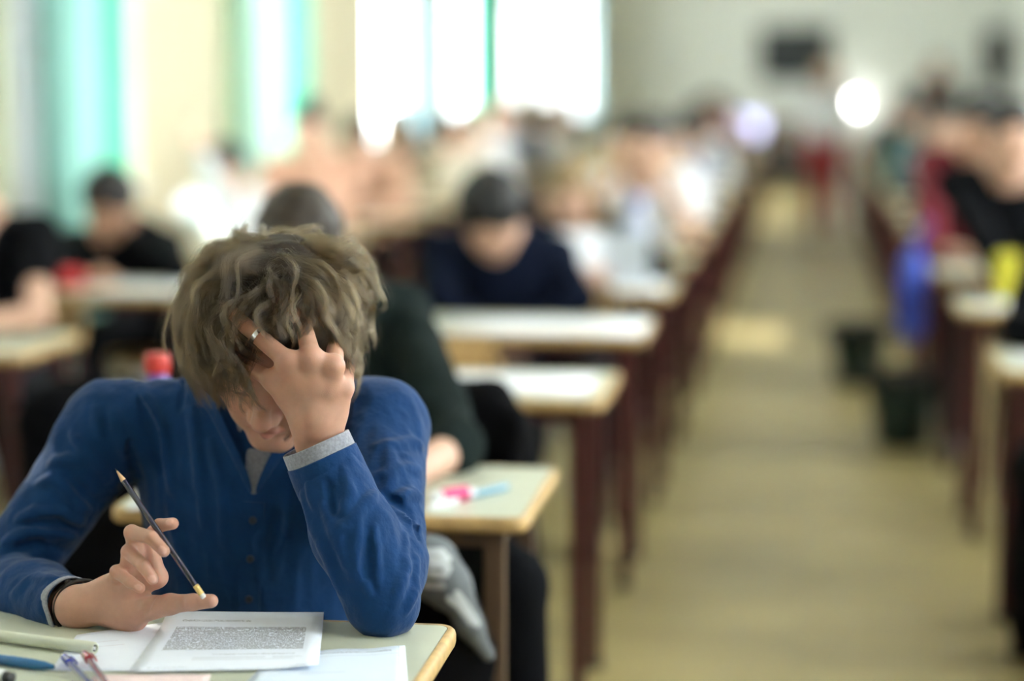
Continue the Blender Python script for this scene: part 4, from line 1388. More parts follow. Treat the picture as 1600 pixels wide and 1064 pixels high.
# thick blue felt pen
M_FELT = mat('blue_felt_plastic', (0.008, 0.13, 0.32), 0.35, var=.08, coat=.2)
a, b = q(84, 1042, .7565), q(-45, 1024, .7575)
fm = frame_from(b - a); Lf = np.linalg.norm(b - a)
r_ = empty('felt_pen', a); z0 = np.zeros(3)
MB().lathe([(.0022, 0), (.0030, .001), (.0038, .006), (.0055, .014), (.0058, .022)], z0, 18, fm).build('cap_end', M_FELT, r_, smooth=True)
MB().lathe([(.0058, .022), (.0063, .026)] + [(.0063 + .0004 * (k % 2), .03 + .004 * k) for k in range(8)] + [(.0063, .07), (.0063, Lf)], z0, 18, fm).build('barrel', M_FELT, r_, smooth=True)
MB().lathe([(.0012, -.001), (.0016, .002)], z0, 10, fm).build('end_hole', M_BLACKP, r_, smooth=True)
tag(r_, 'blue felt pen lying at the picture edge below the cream tube', 'pen')
# cream tube with an open end
M_TUBE = mat('cream_tube_plastic', (0.62, 0.65, 0.52), 0.4, var=.04)
a, b = q(149, 1013, .7592), q(-40, 988, .7592)
fm = frame_from(b - a); Lf = np.linalg.norm(b - a)
r_ = empty('marker_tube', a)
MB().lathe([(.0052, .0), (.0070, .0), (.0078, .002), (.0080, .006), (.0080, Lf), (.0060, Lf), (.0052, .01)], z0, 24, fm, closed=True).build('barrel', M_TUBE, r_, smooth=True, fixn=True)
MB().lathe([(.0051, .003), (.0050, .012)], z0, 20, fm).build('inner_plug', M_BLACKP, r_, smooth=True)
MB().lathe([(.0010, .0005), (.0020, .0005), (.0020, .003), (.0010, .003)], z0, 14, fm, closed=True).build('end_ring', M_WHITE, r_, smooth=True)
tag(r_, 'cream tube with an open dark end lying in front of the cuff', 'tube')
# small striped roller at the corner
a, b = q(20, 1060, .760), q(-20, 1052, .760)
fm = frame_from(b - a); r_ = empty('correction_roller', a)
MB().lathe([(.004, 0), (.0075, .002), (.0078, .012)], z0, 18, fm).build('cap', M_BLACKP, r_, smooth=True)
MB().lathe([(.0078, .012), (.0085, .014), (.0085, np.linalg.norm(b - a))], z0, 18, fm).build('body', M_WHITE, r_, smooth=True)
tag(r_, 'white stub with a black end in the lower picture corner', 'stationery')

# ------------------------------------------------------------------ main chair and the coat over it
chair(-0.80, 3.20, 'chair under the blue-shirted student with a coat over its back')
M_COATB = mat('black_coat_cloth', (0.004, 0.004, 0.005), .9, spec=.08, var=.2, vscale=40, bump=.3, bscale=500)
M_COATG = mat('grey_print_cloth', (0.25, 0.27, 0.28), .85, attr='Col', var=.12, vscale=60, bump=.3, bscale=700)
ct = empty('coat', (-.62, 3.46, 0)); cl = np.array(ct.location)
K = Sdf()
K.el(at(668, 1010, 3.47), (.10, .045, .17), None, .03)
K.rc(at(610, 920, 3.47), at(690, 930, 3.46), .03, .035, .03)
K.rc(at(690, 940, 3.46), at(748, 1030, 3.47), .035, .022, .03)
K.rc(at(748, 1020, 3.47), at(742, 1150, 3.48), .022, .022, .02)
K.rc(at(690, 1000, 3.46), at(700, 1170, 3.48), .05, .05, .03)
cd_ = lambda P: vnoise(P * np.array([30, 30, 11], np.float32)) * .006
vmesh('coat_body', K.mesh(.005, cd_, margin=.018), M_COATB, ct, None, cl)['label'] = 'black quilted coat body'
K = Sdf()
K.chain([at(640, 868, 3.43), at(676, 876, 3.415), at(704, 912, 3.415), at(735, 975, 3.42), at(762, 1022, 3.43)], [.040, .036, .030, .020, .012], .02)
K.rc(at(650, 900, 3.425), at(690, 930, 3.42), .03, .018, .02)
gv, gq = K.mesh(.0028, lambda P: vnoise(P * np.array([34, 34, 14], np.float32) + 5) * .004, margin=.014)
gc = np.tile(np.array([.135, .150, .158]), (len(gv), 1))
vv = gv - CAM; ww = vv @ _F
gp = np.stack([800 + FPX * (vv @ _R) / ww, 532 - FPX * (vv @ _U) / ww], 1)
# printed letters: strokes given where they lie on the cloth
def seg_d(P, a, b):
    a, b = np.array(a, float), np.array(b, float); t = np.clip(((P - a) @ (b - a)) / ((b - a) @ (b - a)), 0, 1)
    return np.linalg.norm(P - a - t[:, None] * (b - a), axis=1)
for st in ([(668, 862), (690, 862)], [(690, 862), (698, 872)], [(668, 874), (700, 874)],
           [(665, 898), (695, 898)], [(695, 898), (700, 888)], [(700, 888), (690, 882)], [(690, 882), (672, 884)],
           [(664, 914), (690, 916)], [(714, 928), (724, 940)], [(702, 936), (710, 942)], [(724, 940), (745, 975)], [(716, 945), (736, 972)]):
    w = np.clip((6.0 - seg_d(gp, *st)) / 1.5, 0, 1)[:, None] * .9
    gc = gc * (1 - w) + np.array([.62, .66, .67]) * w
vmesh('printed_sleeve', (gv, gq), M_COATG, ct, gc, cl)['label'] = 'grey sleeve with white printed letters'
tag(ct, 'black coat with a grey letter-printed sleeve over the chair behind the elbow', 'coat')

# ------------------------------------------------------------------ other students
SK = {'light': (0.58, 0.35, 0.25), 'mid': (0.46, 0.26, 0.17), 'dark': (0.20, 0.10, 0.06)}
def skin(t): return mat('skin_' + t, SK[t], .5, spec=.35, sss=.0, var=.06, vscale=40)
def cloth(name, c): return mat('cloth_' + name, c, .92, spec=.08, sheen=(.0 if max(c) < .06 else .12), var=.12, vscale=30, bump=.2, bscale=300)
def hairm(name, c): return mat('hair_' + name, c, .5, spec=.4, var=.3, vscale=60, bump=.4, bscale=250)
CLO = dict(black=(.004, .0045, .006), navy=(.005, .008, .020), green=(.008, .014, .0135), maroon=(.12, .008, .016), white=(.72, .72, .74),
           grey=(.25, .26, .29), lavender=(.36, .37, .44), peach=(.62, .36, .26), beige=(.55, .44, .32), mustard=(.45, .30, .08),
           blue=(.03, .09, .26), charcoal=(.014, .0145, .017), red=(.35, .02, .03), pink=(.62, .30, .30), olive=(.10, .10, .05), cream=(.66, .60, .50), brown=(.13, .075, .045), teal=(.03, .14, .14))
HAI = dict(black=(.006, .0055, .0055), dark=(.013, .010, .009), brown=(.030, .020, .012), blond=(.24, .16, .075), grey=(.22, .22, .22))
def simple_hand(S, w, d, n, s=1.0):
    """relaxed hand: wrist, finger direction, palm normal"""
    d = d / np.linalg.norm(d); n = n - d * (n @ d); n /= np.linalg.norm(n); c = np.cross(d, n)
    S.rc(w, w + d * .07, .024 * s, .030 * s, .02)
    for i in range(4):
        b = w + d * .075 + c * (i - 1.5) * .021
        S.rc(b, b + d * .035 + n * .006, .011, .010, .006); S.rc(b + d * .035 + n * .006, b + d * (.062 - .006 * abs(i - 1)) + n * .022, .010, .008, .004)
    S.rc(w + d * .02 - c * .02, w + d * .06 - c * .048 + n * .012, .015, .010, .01)
def figure(X, Yb, head, pitch, yaw=0, roll=0, rh='desk', lh='desk', h=.012, sleeve='long', hair='short', stand=False, fl=None):
    """returns dict of (verts, quads) for a seated student; rh/lh say where each hand is"""
    head = np.array(head, float); B = head_basis(pitch, yaw, roll)
    S = Sdf(); W = add_head(S, head, B, 1.02, fine=False)
    nb = W(0, -.04, -.05) + np.array([0, .06 + .0006 * pitch, -.085])
    S.rc(W(0, -.035, -.045), nb, .050, .055, .02)
    pel = np.array([X, Yb + .36, .56]) if not stand else np.array([X, Yb, .95])
    tw = np.array([.19, .03, -.055])
    sh = [nb + tw * np.array([-1, 1, 1]), nb + tw]
    T_ = Sdf(); ch = nb * .72 + pel * .28
    T_.el(ch + np.array([0, .02, -.02]), (.185, .13, .19), None, .03)
    T_.el(nb * .3 + pel * .7, (.165, .125, .20), None, .06)
    T_.el(pel + np.array([0, 0, .02]), (.17, .135, .12), None, .05)
    S.rc(nb, pel, .09, .10, .04)
    ends = []
    for i, (mode, sx) in enumerate(((rh, -1), (lh, 1))):
        if isinstance(mode, (tuple, list)):
            el_, w_ = np.array(mode[0], float), np.array(mode[1], float)
            dirn = w_ - el_
        elif mode == 'desk':
            el_ = np.array([X + sx * .27, Yb - .03, .805]); w_ = np.array([X + sx * .09, Yb - .19, .785]); dirn = np.array([-sx * .5, -.8, 0.0])
        elif mode == 'face':
            el_ = np.array([X + sx * .17, Yb - .07, .80]); w_ = W(sx * .085, .055, -.075); dirn = W(sx * .06, .06, .06) - w_
        elif mode == 'brow':
            el_ = np.array([X + sx * .16, Yb - .10, .80]); w_ = W(sx * .055, .115, -.06); dirn = W(0, .10, .09) - w_
        elif mode == 'down':
            el_ = sh[i] + np.array([sx * .05, .03, -.28]); w_ = el_ + np.array([0, -.03, -.25]); dirn = np.array([0, 0, -1.0])
        T_.rc(nb + np.array([0, .01, -.03]), sh[i], .065, .066, .03)
        if sleeve == 'long':
            T_.rc(sh[i], el_, .064, .052, .03); T_.rc(el_, el_ + (w_ - el_) * .93, .052, .038, .02)
        elif sleeve == 'pushed':
            T_.rc(sh[i], el_, .064, .052, .03); T_.rc(el_, el_ + (w_ - el_) * .18, .052, .048, .02)
        else:
            T_.rc(sh[i], sh[i] + (el_ - sh[i]) * .55, .066, .062, .03)
        S.rc(nb, sh[i], .045, .045, .03); S.rc(sh[i], el_, .045, .038, .02); S.rc(el_, w_, .038, .027, .015)
        nrm = (head - w_) if mode in ('face', 'brow') else np.array([0, 0, -1.0])
        if mode == 'down': nrm = np.array([-sx, 0, 0.0])
        simple_hand(S, w_, np.array(dirn, float), nrm)
    out = {}
    P_ = Sdf()
    P_.rc(pel + np.array([-.07, 0, -.02]), pel + np.array([.07, 0, -.02]), .11, .11, .04)
    ank = []
    for i, sx in enumerate((-1, 1)):
        if stand:
            kn = pel + np.array([sx * .09, -.02 + .05 * sx, -.45]); an = pel + np.array([sx * .10, .06 * sx, -.87])
        else:
            kn = np.array([X + sx * .15, Yb - .10, .55]); an = np.array([X + sx * .16, Yb - .06 + .10 * sx, .08])
            if fl is not None and fl[i] is not None: kn, an = np.array(fl[i][0]), np.array(fl[i][1])
        P_.rc(pel + np.array([sx * .09, 0, -.02]), kn, .088, .066, .03); P_.rc(kn, an, .066, .05, .02)
        S.rc(pel + np.array([sx * .09, 0, -.02]), kn, .06, .045, .03); S.rc(kn, an, .045, .032, .02)
        ank.append(an)
    out['body'] = S.mesh(h)
    out['top'] = T_.mesh(h, lambda P: vnoise(P * np.array([14, 14, 8], np.float32)) * .006, margin=.016)
    out['trousers'] = P_.mesh(h * 1.2)
    for i in (0, 1):
        Q = Sdf(); an = ank[i]
        Q.rc(an + np.array([0, .02, -.038]), an + np.array([0, -.15, -.046]), .044, .034, .02)
        out['shoe%d' % i] = Q.mesh(.012)
    Hh = Sdf(); L_ = lambda x, f, u: head + 1.02 * (B @ np.array([x, f, u]))
    Hh.el(L_(0, -.022, .040), (.090, .104, .094), B, .01)
    Hh.el(L_(0, -.055, -.005), (.082, .060, .08), B, .03)
    if hair == 'long':
        for sx in (-1, 1):
            Hh.chain([L_(sx * .065, -.01, .04), L_(sx * .088, -.005, -.04), L_(sx * .082, .0, -.13), L_(sx * .07, .01, -.20)], [.035, .034, .034, .018], .02)
        Hh.rc(L_(0, -.07, 0), L_(0, -.075, -.17), .07, .05, .03)
    if hair == 'bun':
        Hh.el(L_(0, -.075, .115), (.042, .042, .038), B, .012)
    if hair == 'curly':
        Hh.el(L_(0, -.02, .05), (.108, .115, .105), B, .02)
    Hh.el(L_(0, .092, -.050), (.064, .085, .112), B, .012, -1)
    if hair == 'short': Hh.rc(L_(0, -.05, -.13), L_(0, .06, -.13), .065, .065, .02, -1)
    out['hair'] = Hh.mesh(max(h * .7, .006), lambda P: vnoise(P * np.float32(42)) * .006, margin=.014)
    return out
PMESH = {}
def put_person(fig, X, Y, label, top, hair, sk='light', trousers='charcoal', group=None, dx=(0, 0, 0), key=None, rz=0, scale=1.0):
    root = empty('person', (X + dx[0], Y + dx[1], 0), rz); base = np.array([X, Y, 0.0])
    root.scale = (scale,) * 3
    mats = {'body': skin(sk), 'top': cloth(top, CLO[top]), 'trousers': cloth(trousers, CLO[trousers]), 'shoe0': M_SHOE, 'shoe1': M_SHOE, 'hair': hairm(hair, HAI[hair])}
    nm = {'body': 'body', 'top': 't_shirt' if 'T-shirt' in label else ('hooded_top' if 'hooded' in label else 'sweater'), 'trousers': 'trousers', 'shoe0': 'shoe', 'shoe1': 'shoe', 'hair': 'hair'}
    for p in ('body', 'top', 'trousers', 'shoe0', 'shoe1', 'hair'):
        if key is not None and (key, p) in PMESH:
            o = bpy.data.objects.new(nm[p], PMESH[(key, p)]); COL.objects.link(o); o.parent = root
        else:
            o = vmesh(nm[p], fig[p], mats[p], root, None, base)
            if key is not None: PMESH[(key, p)] = o.data
        o.material_slots[0].link = 'OBJECT'; o.material_slots[0].material = mats[p]
        # skin inside the clothes stays one body
    tag(root, label, 'person', group)
    return root
# --- the row just left of the aisle
f = figure(X1, 4.03, at(466, 392, 4.40), 38, 0, 4, h=.009, sleeve='pushed', lh=(at(712, 700, 3.99), at(640, 742, 3.74)), rh='desk',
           fl=[None, ((-.52, 3.86, .56), (-.50, 3.93, .08))])
put_person(f, X1, 4.39, 'student in dark green sweater with bare forearm, right behind the blue shirt', 'green', 'brown', trousers='black')
chair(X1, 4.33, 'chair under the student in the dark green sweater', group='school chairs')
chair(-.95, 5.27, 'empty chair with a pale wooden back behind the blank white sheet', group='school chairs')
f = figure(X1, 6.70, at(768, 336, 6.84), 50, 0, 0, h=.010, rh=((-1.15, 6.86, .79), (-.99, 6.80, .66)), lh=((-.70, 6.86, .79), (-.86, 6.80, .66)), hair='curly')
put_person(f, X1, 7.06, 'bowed black-haired student in a dark navy hooded top', 'navy', 'black')
chair(X1, 7.02, 'chair under the student in the dark navy top', group='school chairs')
f = figure(X1, 8.00, at(892, 305, 8.12), 35, 0, -6, h=.011, rh='face', lh='desk', hair='long')
put_person(f, X1, 8.36, 'blond-brown haired student in black resting the cheek on one hand', 'black', 'blond')
chair(X1, 8.32, 'chair under the blond-brown haired student in black', group='school chairs')
f = figure(X1, 9.30, at(1004, 228, 9.45), 20, 0, 5, h=.012, rh='face', lh=((-.47, 9.20, .82), (-.60, 9.25, 1.06)), sleeve='short')
put_person(f, X1, 9.66, 'dark-haired student in a white T-shirt behind the water bottle', 'white', 'dark')
# --- by the windows
f = figure(X2, 6.05, (X2 - .05, 6.10, 1.16), 45, 0, 0, h=.011, sleeve='short', lh=((-2.16, 5.93, .81), (-2.36, 5.76, .79)))
put_person(f, X2, 6.41, 'student in a black T-shirt cut by the picture edge, forearm on the desk', 'black', 'dark')
f = figure(X2, 7.72, at(168, 322, 7.92), 32, 8, 8, h=.011, rh='desk', lh='face', hair='curly')
put_person(f, X2, 8.08, 'dark-haired student in black with a hand beside the face, by the turquoise curtain', 'black', 'dark', 'mid')
f = figure(X2, 9.05, at(350, 268, 9.36), 18, 0, 0, h=.012, rh=((-2.30, 8.70, .83), (-2.50, 8.90, 1.17)), lh='desk')
put_person(f, X2, 9.41, 'dark-haired student in a white top with a raised sleeve in sunlight', 'white', 'dark')
# --- right of the aisle
f = figure(X3, 6.05, (X3 + .02, 6.2, 1.16), 40, 0, 0, h=.012)
put_person(f, X3, 6.41, 'student in black cut by the right picture edge behind the white sheet', 'black', 'dark')
f = figure(X3 + .10, 7.55, at(1582, 214, 7.86), 20, 0, 0, h=.012)
put_person(f, X3 + .10, 7.91, 'upright black-haired student in black behind the yellow packet', 'black', 'black')
f = figure(.74, 8.85, at(1532, 196, 9.08), 30, -10, 8, h=.012, rh=((.50, 8.80, .81), (.72, 8.60, .79)), sleeve='pushed')
put_person(f, .74, 9.21, 'black-haired student leaning forward in a maroon sweater', 'maroon', 'black', 'mid')
# --- further back: a few poses shared between many
ARCH = []
for k, (pitch, rh, lh, hr, hz, hx) in enumerate(((35, 'desk', 'desk', 'short', 1.17, 0), (22, 'face', 'desk', 'long', 1.20, -.03), (40, 'desk', 'brow', 'curly', 1.13, .04), (12, 'desk', 'face', 'bun', 1.24, .02))):
    ARCH.append(figure(0, 0, (hx, .06, hz), pitch, 0, hx * 100, rh, lh, h=.016, hair=hr))
def far_person(X, Yb, k, label, top, hair, sk='light', group=None, trousers='charcoal'):
    f = ARCH[k]
    root = put_person(f, 0, .36, label, top, hair, sk, trousers, group, dx=(X, Yb, 0), key=('a', k))
    return root
names = lambda c: {'lavender': 'pale lavender'}.get(c, c)
for row, X, base_y in (('left of the aisle', X1, R1[6:]), ('beside the windows', X2, R2[3:]), ('right of the aisle', X3, R3[3:])):
    for i, (t, hcol, k) in enumerate(ROWS[row]):
        if row == 'left of the aisle' and i == EMPTY_SEAT: continue     # the sun falls through here to the aisle
        far_person(X, base_y[i], k, 'far %s seated %s' % (whose(row, i), row), t, hcol, 'mid' if (i % 3 == 1 and X == X3) else 'light', group='far students ' + row)
f = figure(1.55, 26.5, (1.55, 26.42, 1.66), 5, 0, 0, 'down', 'down', h=.016, stand=True)
put_person(f, 1.55, 26.5, 'standing supervisor in dark clothes near the far wall', 'charcoal', 'black', 'mid', 'black')
f = figure(.20, 21.6, (.20, 21.52, 1.58), 5, 0, 0, 'down', 'down', h=.016, stand=True, hair='long')
put_person(f, .20, 21.6, 'standing person in white top and red trousers at the far aisle end', 'white', 'blond', 'light', 'red')
# chairs for the further seats
for X, rows, n0, lab in ((X1, R1, 5, 'left of the aisle'), (X2, R2, 0, 'beside the windows'), (X3, R3, 0, 'right of the aisle')):
    for i, yb in enumerate(rows[n0:n0 + 10]):
        k = i - (1 if X == X1 else 3)
        if X == X1 and k == EMPTY_SEAT: continue
        w_ = whose(lab, k) if k >= 0 else {X1: ['dark-haired student in the white T-shirt'], X2: ['student in the black T-shirt', 'dark-haired student in black', 'student with the sunlit sleeve'], X3: ['student in black at the picture edge', 'student behind the yellow packet', 'student in the maroon sweater']}[X][i]
        chair(X, yb + .30, 'wooden chair under the %s %s' % (w_, lab), group='occupied chairs ' + lab)

K = Sdf()
K.chain([(-.80, 4.545, .80), (-.66, 4.53, .80), (-.60, 4.50, .76)], [.04, .045, .04], .03)
K.rc((-.70, 4.56, .74), (-.70, 4.57, .30), .09, .07, .04); K.rc((-.61, 4.52, .72), (-.585, 4.52, .34), .05, .045, .03)
ct = empty('coat', (-.70, 4.56, 0))
vmesh('coat_body', K.mesh(.009, lambda P: vnoise(P * np.array([24, 24, 9], np.float32)) * .008, margin=.018), M_COATB, ct, None, np.array(ct.location))
tag(ct, 'black coat hung over the chair of the dark green sweater', 'coat')
# ------------------------------------------------------------------ things on the other desks
M_PLAINP = paper_mat('plain_sheet', (0.82, 0.84, 0.88))
def flat_sheet(x, y, w, d, label, group=None, rz=0.0, m=None, z=.7508):
    c, s_ = math.cos(rz), math.sin(rz)
    P = lambda a, b: (x + a * c - b * s_, y + a * s_ + b * c)
    return sheet('paper_sheet', [P(-w / 2, d / 2), P(w / 2, d / 2), P(w / 2, -d / 2), P(-w / 2, -d / 2)], m or M_PLAINP, label, z=z, n=4, wob=.0006, seed=x * 7, group=group)
flat_sheet(-1.06, 3.66, .20, .26, 'white sheet on the second desk seen under the raised arm', rz=.2)
flat_sheet(-.74, 5.16, .48, .32, 'wide blank white sheet covering the third desk', rz=.0)
flat_sheet(-.76, 6.40, .60, .36, 'white sheets spread on the desk of the dark navy student')
flat_sheet(-.72, 7.74, .46, .34, 'white sheet at the aisle corner of the fifth desk', rz=.1)
flat_sheet(-2.34, 7.45, .44, .30, 'pale sheet on the desk beside the red pencil case')
flat_sheet(.70, 5.86, .30, .26, 'white sheet on the right-hand desk at the picture edge')
flat_sheet(.72, 7.28, .30, .22, 'pale sheet under the yellow packet', rz=.05)
for X, rows, n0, lab in ((X1, R1, 5, 'left of the aisle'), (X2, R2, 2, 'beside the windows'), (X3, R3, 2, 'right of the aisle')):
    for i, yb in enumerate(rows[n0:n0 + 10]):
        k = i - 1
        w_ = whose(lab, k) if k >= 0 else {X1: 'student in the white T-shirt', X2: 'student with the sunlit sleeve', X3: 'student in the maroon sweater'}[X]
        flat_sheet(X + .05 * math.sin(i * 3.1), yb - .27, .30, .22, 'exam sheet before the %s %s' % (w_, lab), group='far exam sheets ' + lab, rz=.2 * math.sin(i * 2.3))
# exam folder standing on the fifth desk
M_FOLD = mat('pale_blue_card', (.60, .66, .74), .6, var=.05)
fo = empty('paper_folder', (-.72, 7.80, .7512))
for k, (sx, a) in enumerate(((-1, .5), (1, -.5))):
    vs = []
    ca, sa = math.cos(a), math.sin(a)
    w_, h_ = .20, .19
    P4 = [(0, 0, 0), (sx * w_ * ca, -w_ * abs(sa), 0), (sx * w_ * ca, -w_ * abs(sa) + .02, h_), (0, .02, h_)]
    vs = [np.array(p) for p in P4] + [np.array(p) + np.array([0, .0015, 0]) for p in P4]
    MB().add(vs, [(0, 1, 2, 3), (7, 6, 5, 4), (0, 4, 5, 1), (1, 5, 6, 2), (2, 6, 7, 3), (3, 7, 4, 0)]).build('folder_leaf', M_FOLD if k else M_PLAINP, fo, fixn=True)
tag(fo, 'opened pale card folder standing on the fifth desk by the bottle', 'folder')
# water bottle
M_PET = mat('bluish_bottle_plastic', (.62, .68, .85), .12, spec=.5, trans=.2, var=.04)
M_CAPB = mat('blue_cap', (.05, .09, .40), .4, var=.05); M_CAPR = mat('red_cap', (.55, .03, .03), .4, var=.05)
M_LBL = mat('pale_label', (.55, .60, .82), .5, var=.05)
def bottle(x, y, z, hgt, r, body, cap, label, lab=M_LBL):
    o = empty('water_bottle', (x, y, z))
    s_ = hgt
    MB().lathe([(r * .75, 0), (r * .95, .004), (r, .02), (r, s_ * .30), (r * .93, s_ * .34), (r, s_ * .38), (r, s_ * .62), (r * .8, s_ * .76), (r * .38, s_ * .88), (r * .34, s_ * .93)], z0, 24).build('bottle_body', body, o, smooth=True)
    MB().lathe([(r * 1.01, s_ * .40), (r * 1.015, s_ * .41), (r * 1.015, s_ * .60), (r * 1.01, s_ * .61)], z0, 24).build('bottle_label', lab, o, smooth=True)
    MB().lathe([(r * .62, s_ * .86), (r * .66, s_ * .87), (r * .66, s_ * .985), (r * .58, s_)], z0, 18).build('cap', cap, o, smooth=True)
    return tag(o, label, 'bottle')
bottle(-.60, 7.86, .7512, .32, .043, M_PET, M_CAPB, 'clear water bottle with a blue cap on the fifth desk')
bottle(-1.13, 3.70, .7502, .245, .033, mat('violet_bottle_plastic', (.12, .10, .45), .3, var=.05), mat('wide_red_cap', (.60, .04, .03), .4, var=.05), 'bottle with a red cap behind the blue-shirted shoulder', lab=mat('violet_label', (.15, .10, .40), .5))
# pens on the second desk
def stick(name, a, b, parts, label, cat='pen'):
    a, b = np.array(a), np.array(b); fm = frame_from(b - a); Ls = np.linalg.norm(b - a)
    o = empty(name, a)
    for nm, t0, t1, r0, r1, m in parts:
        MB().lathe([(r0 * .8, t0 * Ls), (r0, t0 * Ls + .002), (r1, t1 * Ls - .002), (r1 * .8, t1 * Ls)], z0, 16, fm).build(nm, m, o, smooth=True)
    return tag(o, label, cat)
M_HPINK = mat('hot_pink_plastic', (.75, .06, .22), .4, var=.05)
M_LBLUE = mat('light_blue_plastic', (.16, .36, .50), .4, var=.05)
stick('highlighter', onz(742, 768, .764), onz(672, 778, .764), [('cap', 0, .18, .007, .011, M_WHITE), ('barrel', .18, .75, .013, .013, M_HPINK), ('grip', .75, 1, .012, .008, M_WHITE)], 'pink highlighter with a white end on the second desk')
stick('felt_pen', onz(792, 760, .7565), onz(700, 782, .7565), [('barrel', 0, .7, .006, .006, M_LBLUE), ('cap', .7, 1.0, .007, .006, M_LBLUE)], 'light blue pen lying beside the pink highlighter')
stick('felt_pen', onz(668, 793, .7575), onz(715, 783, .7575), [('barrel', 0, .7, .007, .007, M_WHITE), ('cap', .7, 1.0, .008, .006, M_WHITE)], 'white pen lying in front of the pink highlighter')
# red pencil case, yellow packet, blue bag, bins
M_REDC = mat('red_case_cloth', (.55, .035, .04), .7, var=.1)
K = Sdf(); K.rc((-.045, 0, .035), (.045, .01, .035), .033, .033, .01); K.box((0, 0, -.05), (.3, .3, .0505), None, .001, .002, -1)
o = empty('pencil_case', at(100, 463, 7.36) * np.array([1, 1, 0]) + np.array([0, 0, .7512])); vmesh('case_body', K.mesh(.005), M_REDC, o)
MB().tube([(-.05, -.004, .0685), (0, -.002, .0695), (.05, .006, .0685)], .002, 6).build('zip', M_BLACKP, o)
tag(o, 'red pencil case on the desk by the turquoise curtain', 'pencil case')
M_YEL = mat('yellow_card', (.52, .47, .03), .5, var=.06); M_DKY = mat('dark_print', (.16, .14, .06), .6)
o = empty('packet', (.715, 7.42, .7512))
MB().box((-.075, -.025, 0), (.105, .025, .155), .003).build('packet_body', M_YEL, o)
MB().box((.02, -.0262, .03), (.085, -.0250, .085)).build('packet_print', M_DKY, o)
tag(o, 'yellow packet standing on the desk right of the aisle', 'packet')
M_BAGB = mat('bright_blue_nylon', (.015, .06, .50), .5, var=.15, vscale=25)
K = Sdf(); K.el((0, 0, .17), (.055, .10, .17), None, .02); K.rc((0, -.03, .02), (0, .05, .03), .05, .05, .03)
bgx = empty('bag', (.425, 8.60, .50)); vmesh('bag_body', K.mesh(.008, lambda P: vnoise(P * np.float32(22)) * .008, margin=.016), M_BAGB, bgx)
MB().tube([(.0, -.05, .32), (.03, -.03, .40), (.055, 0, .43), (.03, .04, .40), (.0, .05, .32)], .006, 8).build('strap', M_BAGB, bgx, smooth=True)
tag(bgx, 'bright blue bag hanging from the desk edge at the right of the aisle', 'bag')
M_BIN = mat('dark_green_plastic', (.008, .026, .023), .4, var=.1); M_BINR = mat('black_bin_rim', (.008, .009, .010), .5, var=.1)
def bin_(x, y, label):
    o = empty('waste_bin', (x, y, 0)); H = .30
    MB().lathe([(.105, 0), (.110, .004), (.148, H - .04), (.144, H - .04), (.106, .008), (.0, .008)], z0, 28).build('bin_body', M_BIN, o, smooth=True, fixn=True)
    MB().lathe([(.148, H - .055), (.172, H - .05), (.175, H), (.168, H), (.166, H - .03), (.146, H - .05)], z0, 28, closed=True).build('rim', M_BINR, o, smooth=True, fixn=True)
    return tag(o, label, 'bin', 'waste bins in the aisle')
bin_(.413, 8.93, 'dark green waste bin nearer the camera in the aisle')
bin_(.273, 10.74, 'dark green waste bin further back in the aisle')
# black backpacks on the floor under the desks
M_PACK = mat('black_backpack_nylon', (.003, .003, .004), .9, spec=.06, var=.2, vscale=30, bump=.3, bscale=300)
def backpack(x, y, w, d, h_, rz, label):
    o = empty('backpack', (x, y, 0), rz)
    K = Sdf(); K.box((0, 0, h_ * .5), (w / 2, d / 2, h_ / 2), None, min(w, d) * .42, .03); K.box((0, -d * .5, h_ * .3), (w * .36, d * .2, h_ * .22), None, .03, .02)
    vmesh('pack_body', K.mesh(.012, lambda P: vnoise(P * np.float32(14)) * .010, margin=.02), M_PACK, o)
    for sx in (-1, 1):
        MB().tube([(sx * w * .2, d * .42, h_ * .9), (sx * w * .24, d * .62, h_ * .6), (sx * w * .2, d * .46, h_ * .2)], .012, 8).build('strap', M_PACK, o, smooth=True)
    MB().tube([(-.04, 0, h_ * .97), (0, 0, h_ * 1.04), (.04, 0, h_ * .97)], .010, 8).build('carry_loop', M_PACK, o, smooth=True)
    return tag(o, label, 'backpack', 'black backpacks on the floor')
backpack(-1.90, 5.62, .40, .30, .68, .2, 'tall black backpack beside the desk of the black T-shirt student')
backpack(-1.86, 6.92, .44, .30, .62, -.2, 'black backpack on the floor before the desk with the red pencil case')
backpack(.69, 5.52, .32, .26, .62, .1, 'black backpack standing before the nearest desk right of the aisle')
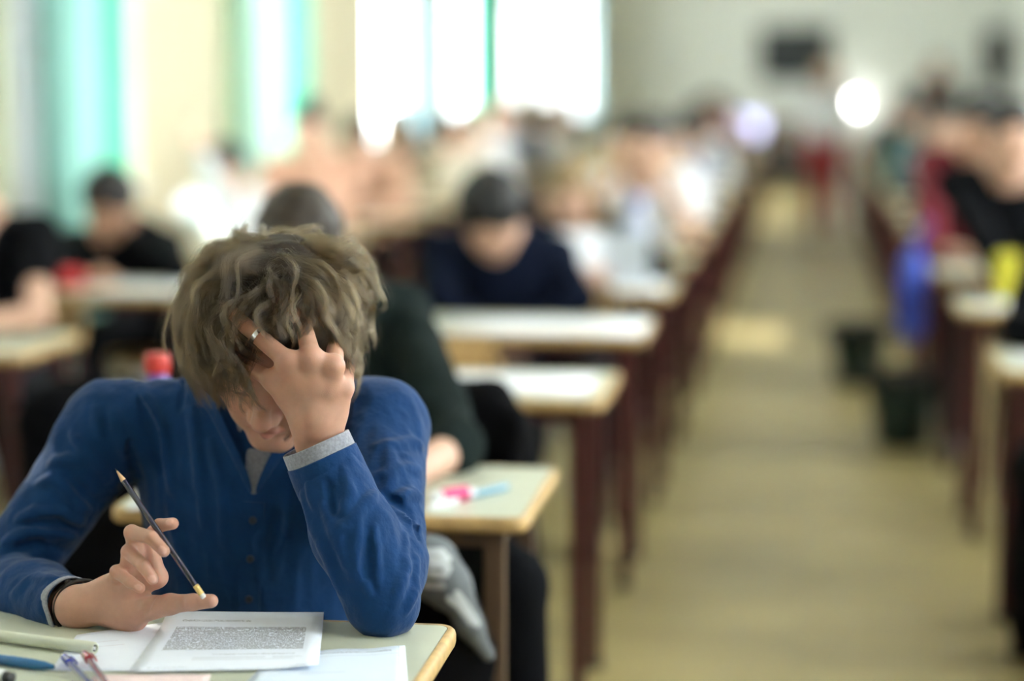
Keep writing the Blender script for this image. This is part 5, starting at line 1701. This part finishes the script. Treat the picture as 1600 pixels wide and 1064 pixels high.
# far wall: dark screen, wooden cabinet, notice boards
M_SCR = mat('dark_screen', (.012, .018, .020), .3, var=.1)
o = empty('wall_screen', tuple(at(1243, 84, 32.33)))
MB().box((-.53, -.01, -.40), (.53, .06, .40), .01).build('screen_frame', M_BLACKP, o)
MB().box((-.49, -.014, -.36), (.49, -.009, .36)).build('screen_panel', M_SCR, o)
tag(o, 'dark rectangular screen on the pale far wall', 'screen')
M_BRN = mat('brown_cabinet_wood', (.14, .075, .025), .5, var=.2, vscale=8); M_DKP = mat('dark_cabinet_panel', (.035, .030, .026), .6, var=.1)
cx = at(1238, 240, 31.6)[0]
o = empty('cabinet', (cx, 31.9, 0))
MB().box((-.50, -.30, .04), (.50, .30, .90), .008).build('cabinet_body', M_BRN, o)
for sx in (-1, 1):
    d_ = MB().box((sx * .245 - .235, -.318, .07), (sx * .245 + .235, -.301, .72), .004).build('door', M_DKP, o)
    MB().lathe([(.012, 0), (.014, .01), (.010, .02)], (sx * .04, -.319, .45), 12, frame_from((0, -1, 0))).build('knob', M_SILVER, d_, smooth=True)
MB().box((-.52, -.33, .90), (.52, .32, .935), .005).build('cabinet_top', M_BRN, o)
tag(o, 'low brown cabinet with dark doors against the far wall', 'cabinet')
o = empty('loudspeaker', tuple(at(1556, 90, 32.25)))
MB().box((-.16, -.14, -.42), (.16, .12, .42), .015).build('speaker_box', M_BLACKP, o)
for zz, rr in ((-.18, .12), (.2, .07)):
    MB().lathe([(rr, 0), (rr, .012), (rr * .8, .006), (rr * .3, -.004)], (0, -.139, zz), 24, frame_from((0, -1, 0))).build('speaker_cone', M_SCR, o, smooth=True)
tag(o, 'black loudspeaker box on the far wall by the right picture edge', 'loudspeaker')
# added lamp and monitor stand in for two bright spots of unknown source
M_SPOTGLOW = mat('bright_spot_glow', (1, 1, 1), .4, emit=((1.0, .98, .95), 45.0))
M_BLUEL = mat('bluish_spot_glow', (.6, .6, .9), .4, emit=((.62, .64, 1.0), 2.4))
o = empty('bright_spot_lamp', tuple(at(1334, 162, 32.3)))
MB().lathe([(.05, 0), (.055, .02), (.02, .05)], z0, 18, frame_from((0, -1, 0))).build('lamp_base', M_WHITE, o, smooth=True)
MB().lathe([(.02, .05), (.055, .07), (.07, .11), (.055, .15), (.015, .17)], z0, 18, frame_from((0, -1, 0))).build('glow_bulb', M_SPOTGLOW, o, smooth=True)
tag(o, 'stand-in lamp added for a bright spot on the far wall right of the screen', 'lamp')
p = at(1170, 203, 25.95)
o = empty('added_monitor', (p[0], 25.95, .7512))
MB().box((-.17, -.012, .10), (.17, .012, .34), .004).build('monitor_shell', M_BLACKP, o)
MB().box((-.16, -.0135, .11), (.16, -.0118, .33)).build('glow_panel', M_BLUEL, o)
MB().box((-.02, -.008, .01), (.02, .008, .11)).build('stand', M_BLACKP, o)
MB().box((-.09, -.06, 0), (.09, .06, .012), .003).build('base', M_BLACKP, o)
tag(o, 'stand-in for a bluish bright spot, small lit monitor far down the left row', 'added_monitor')
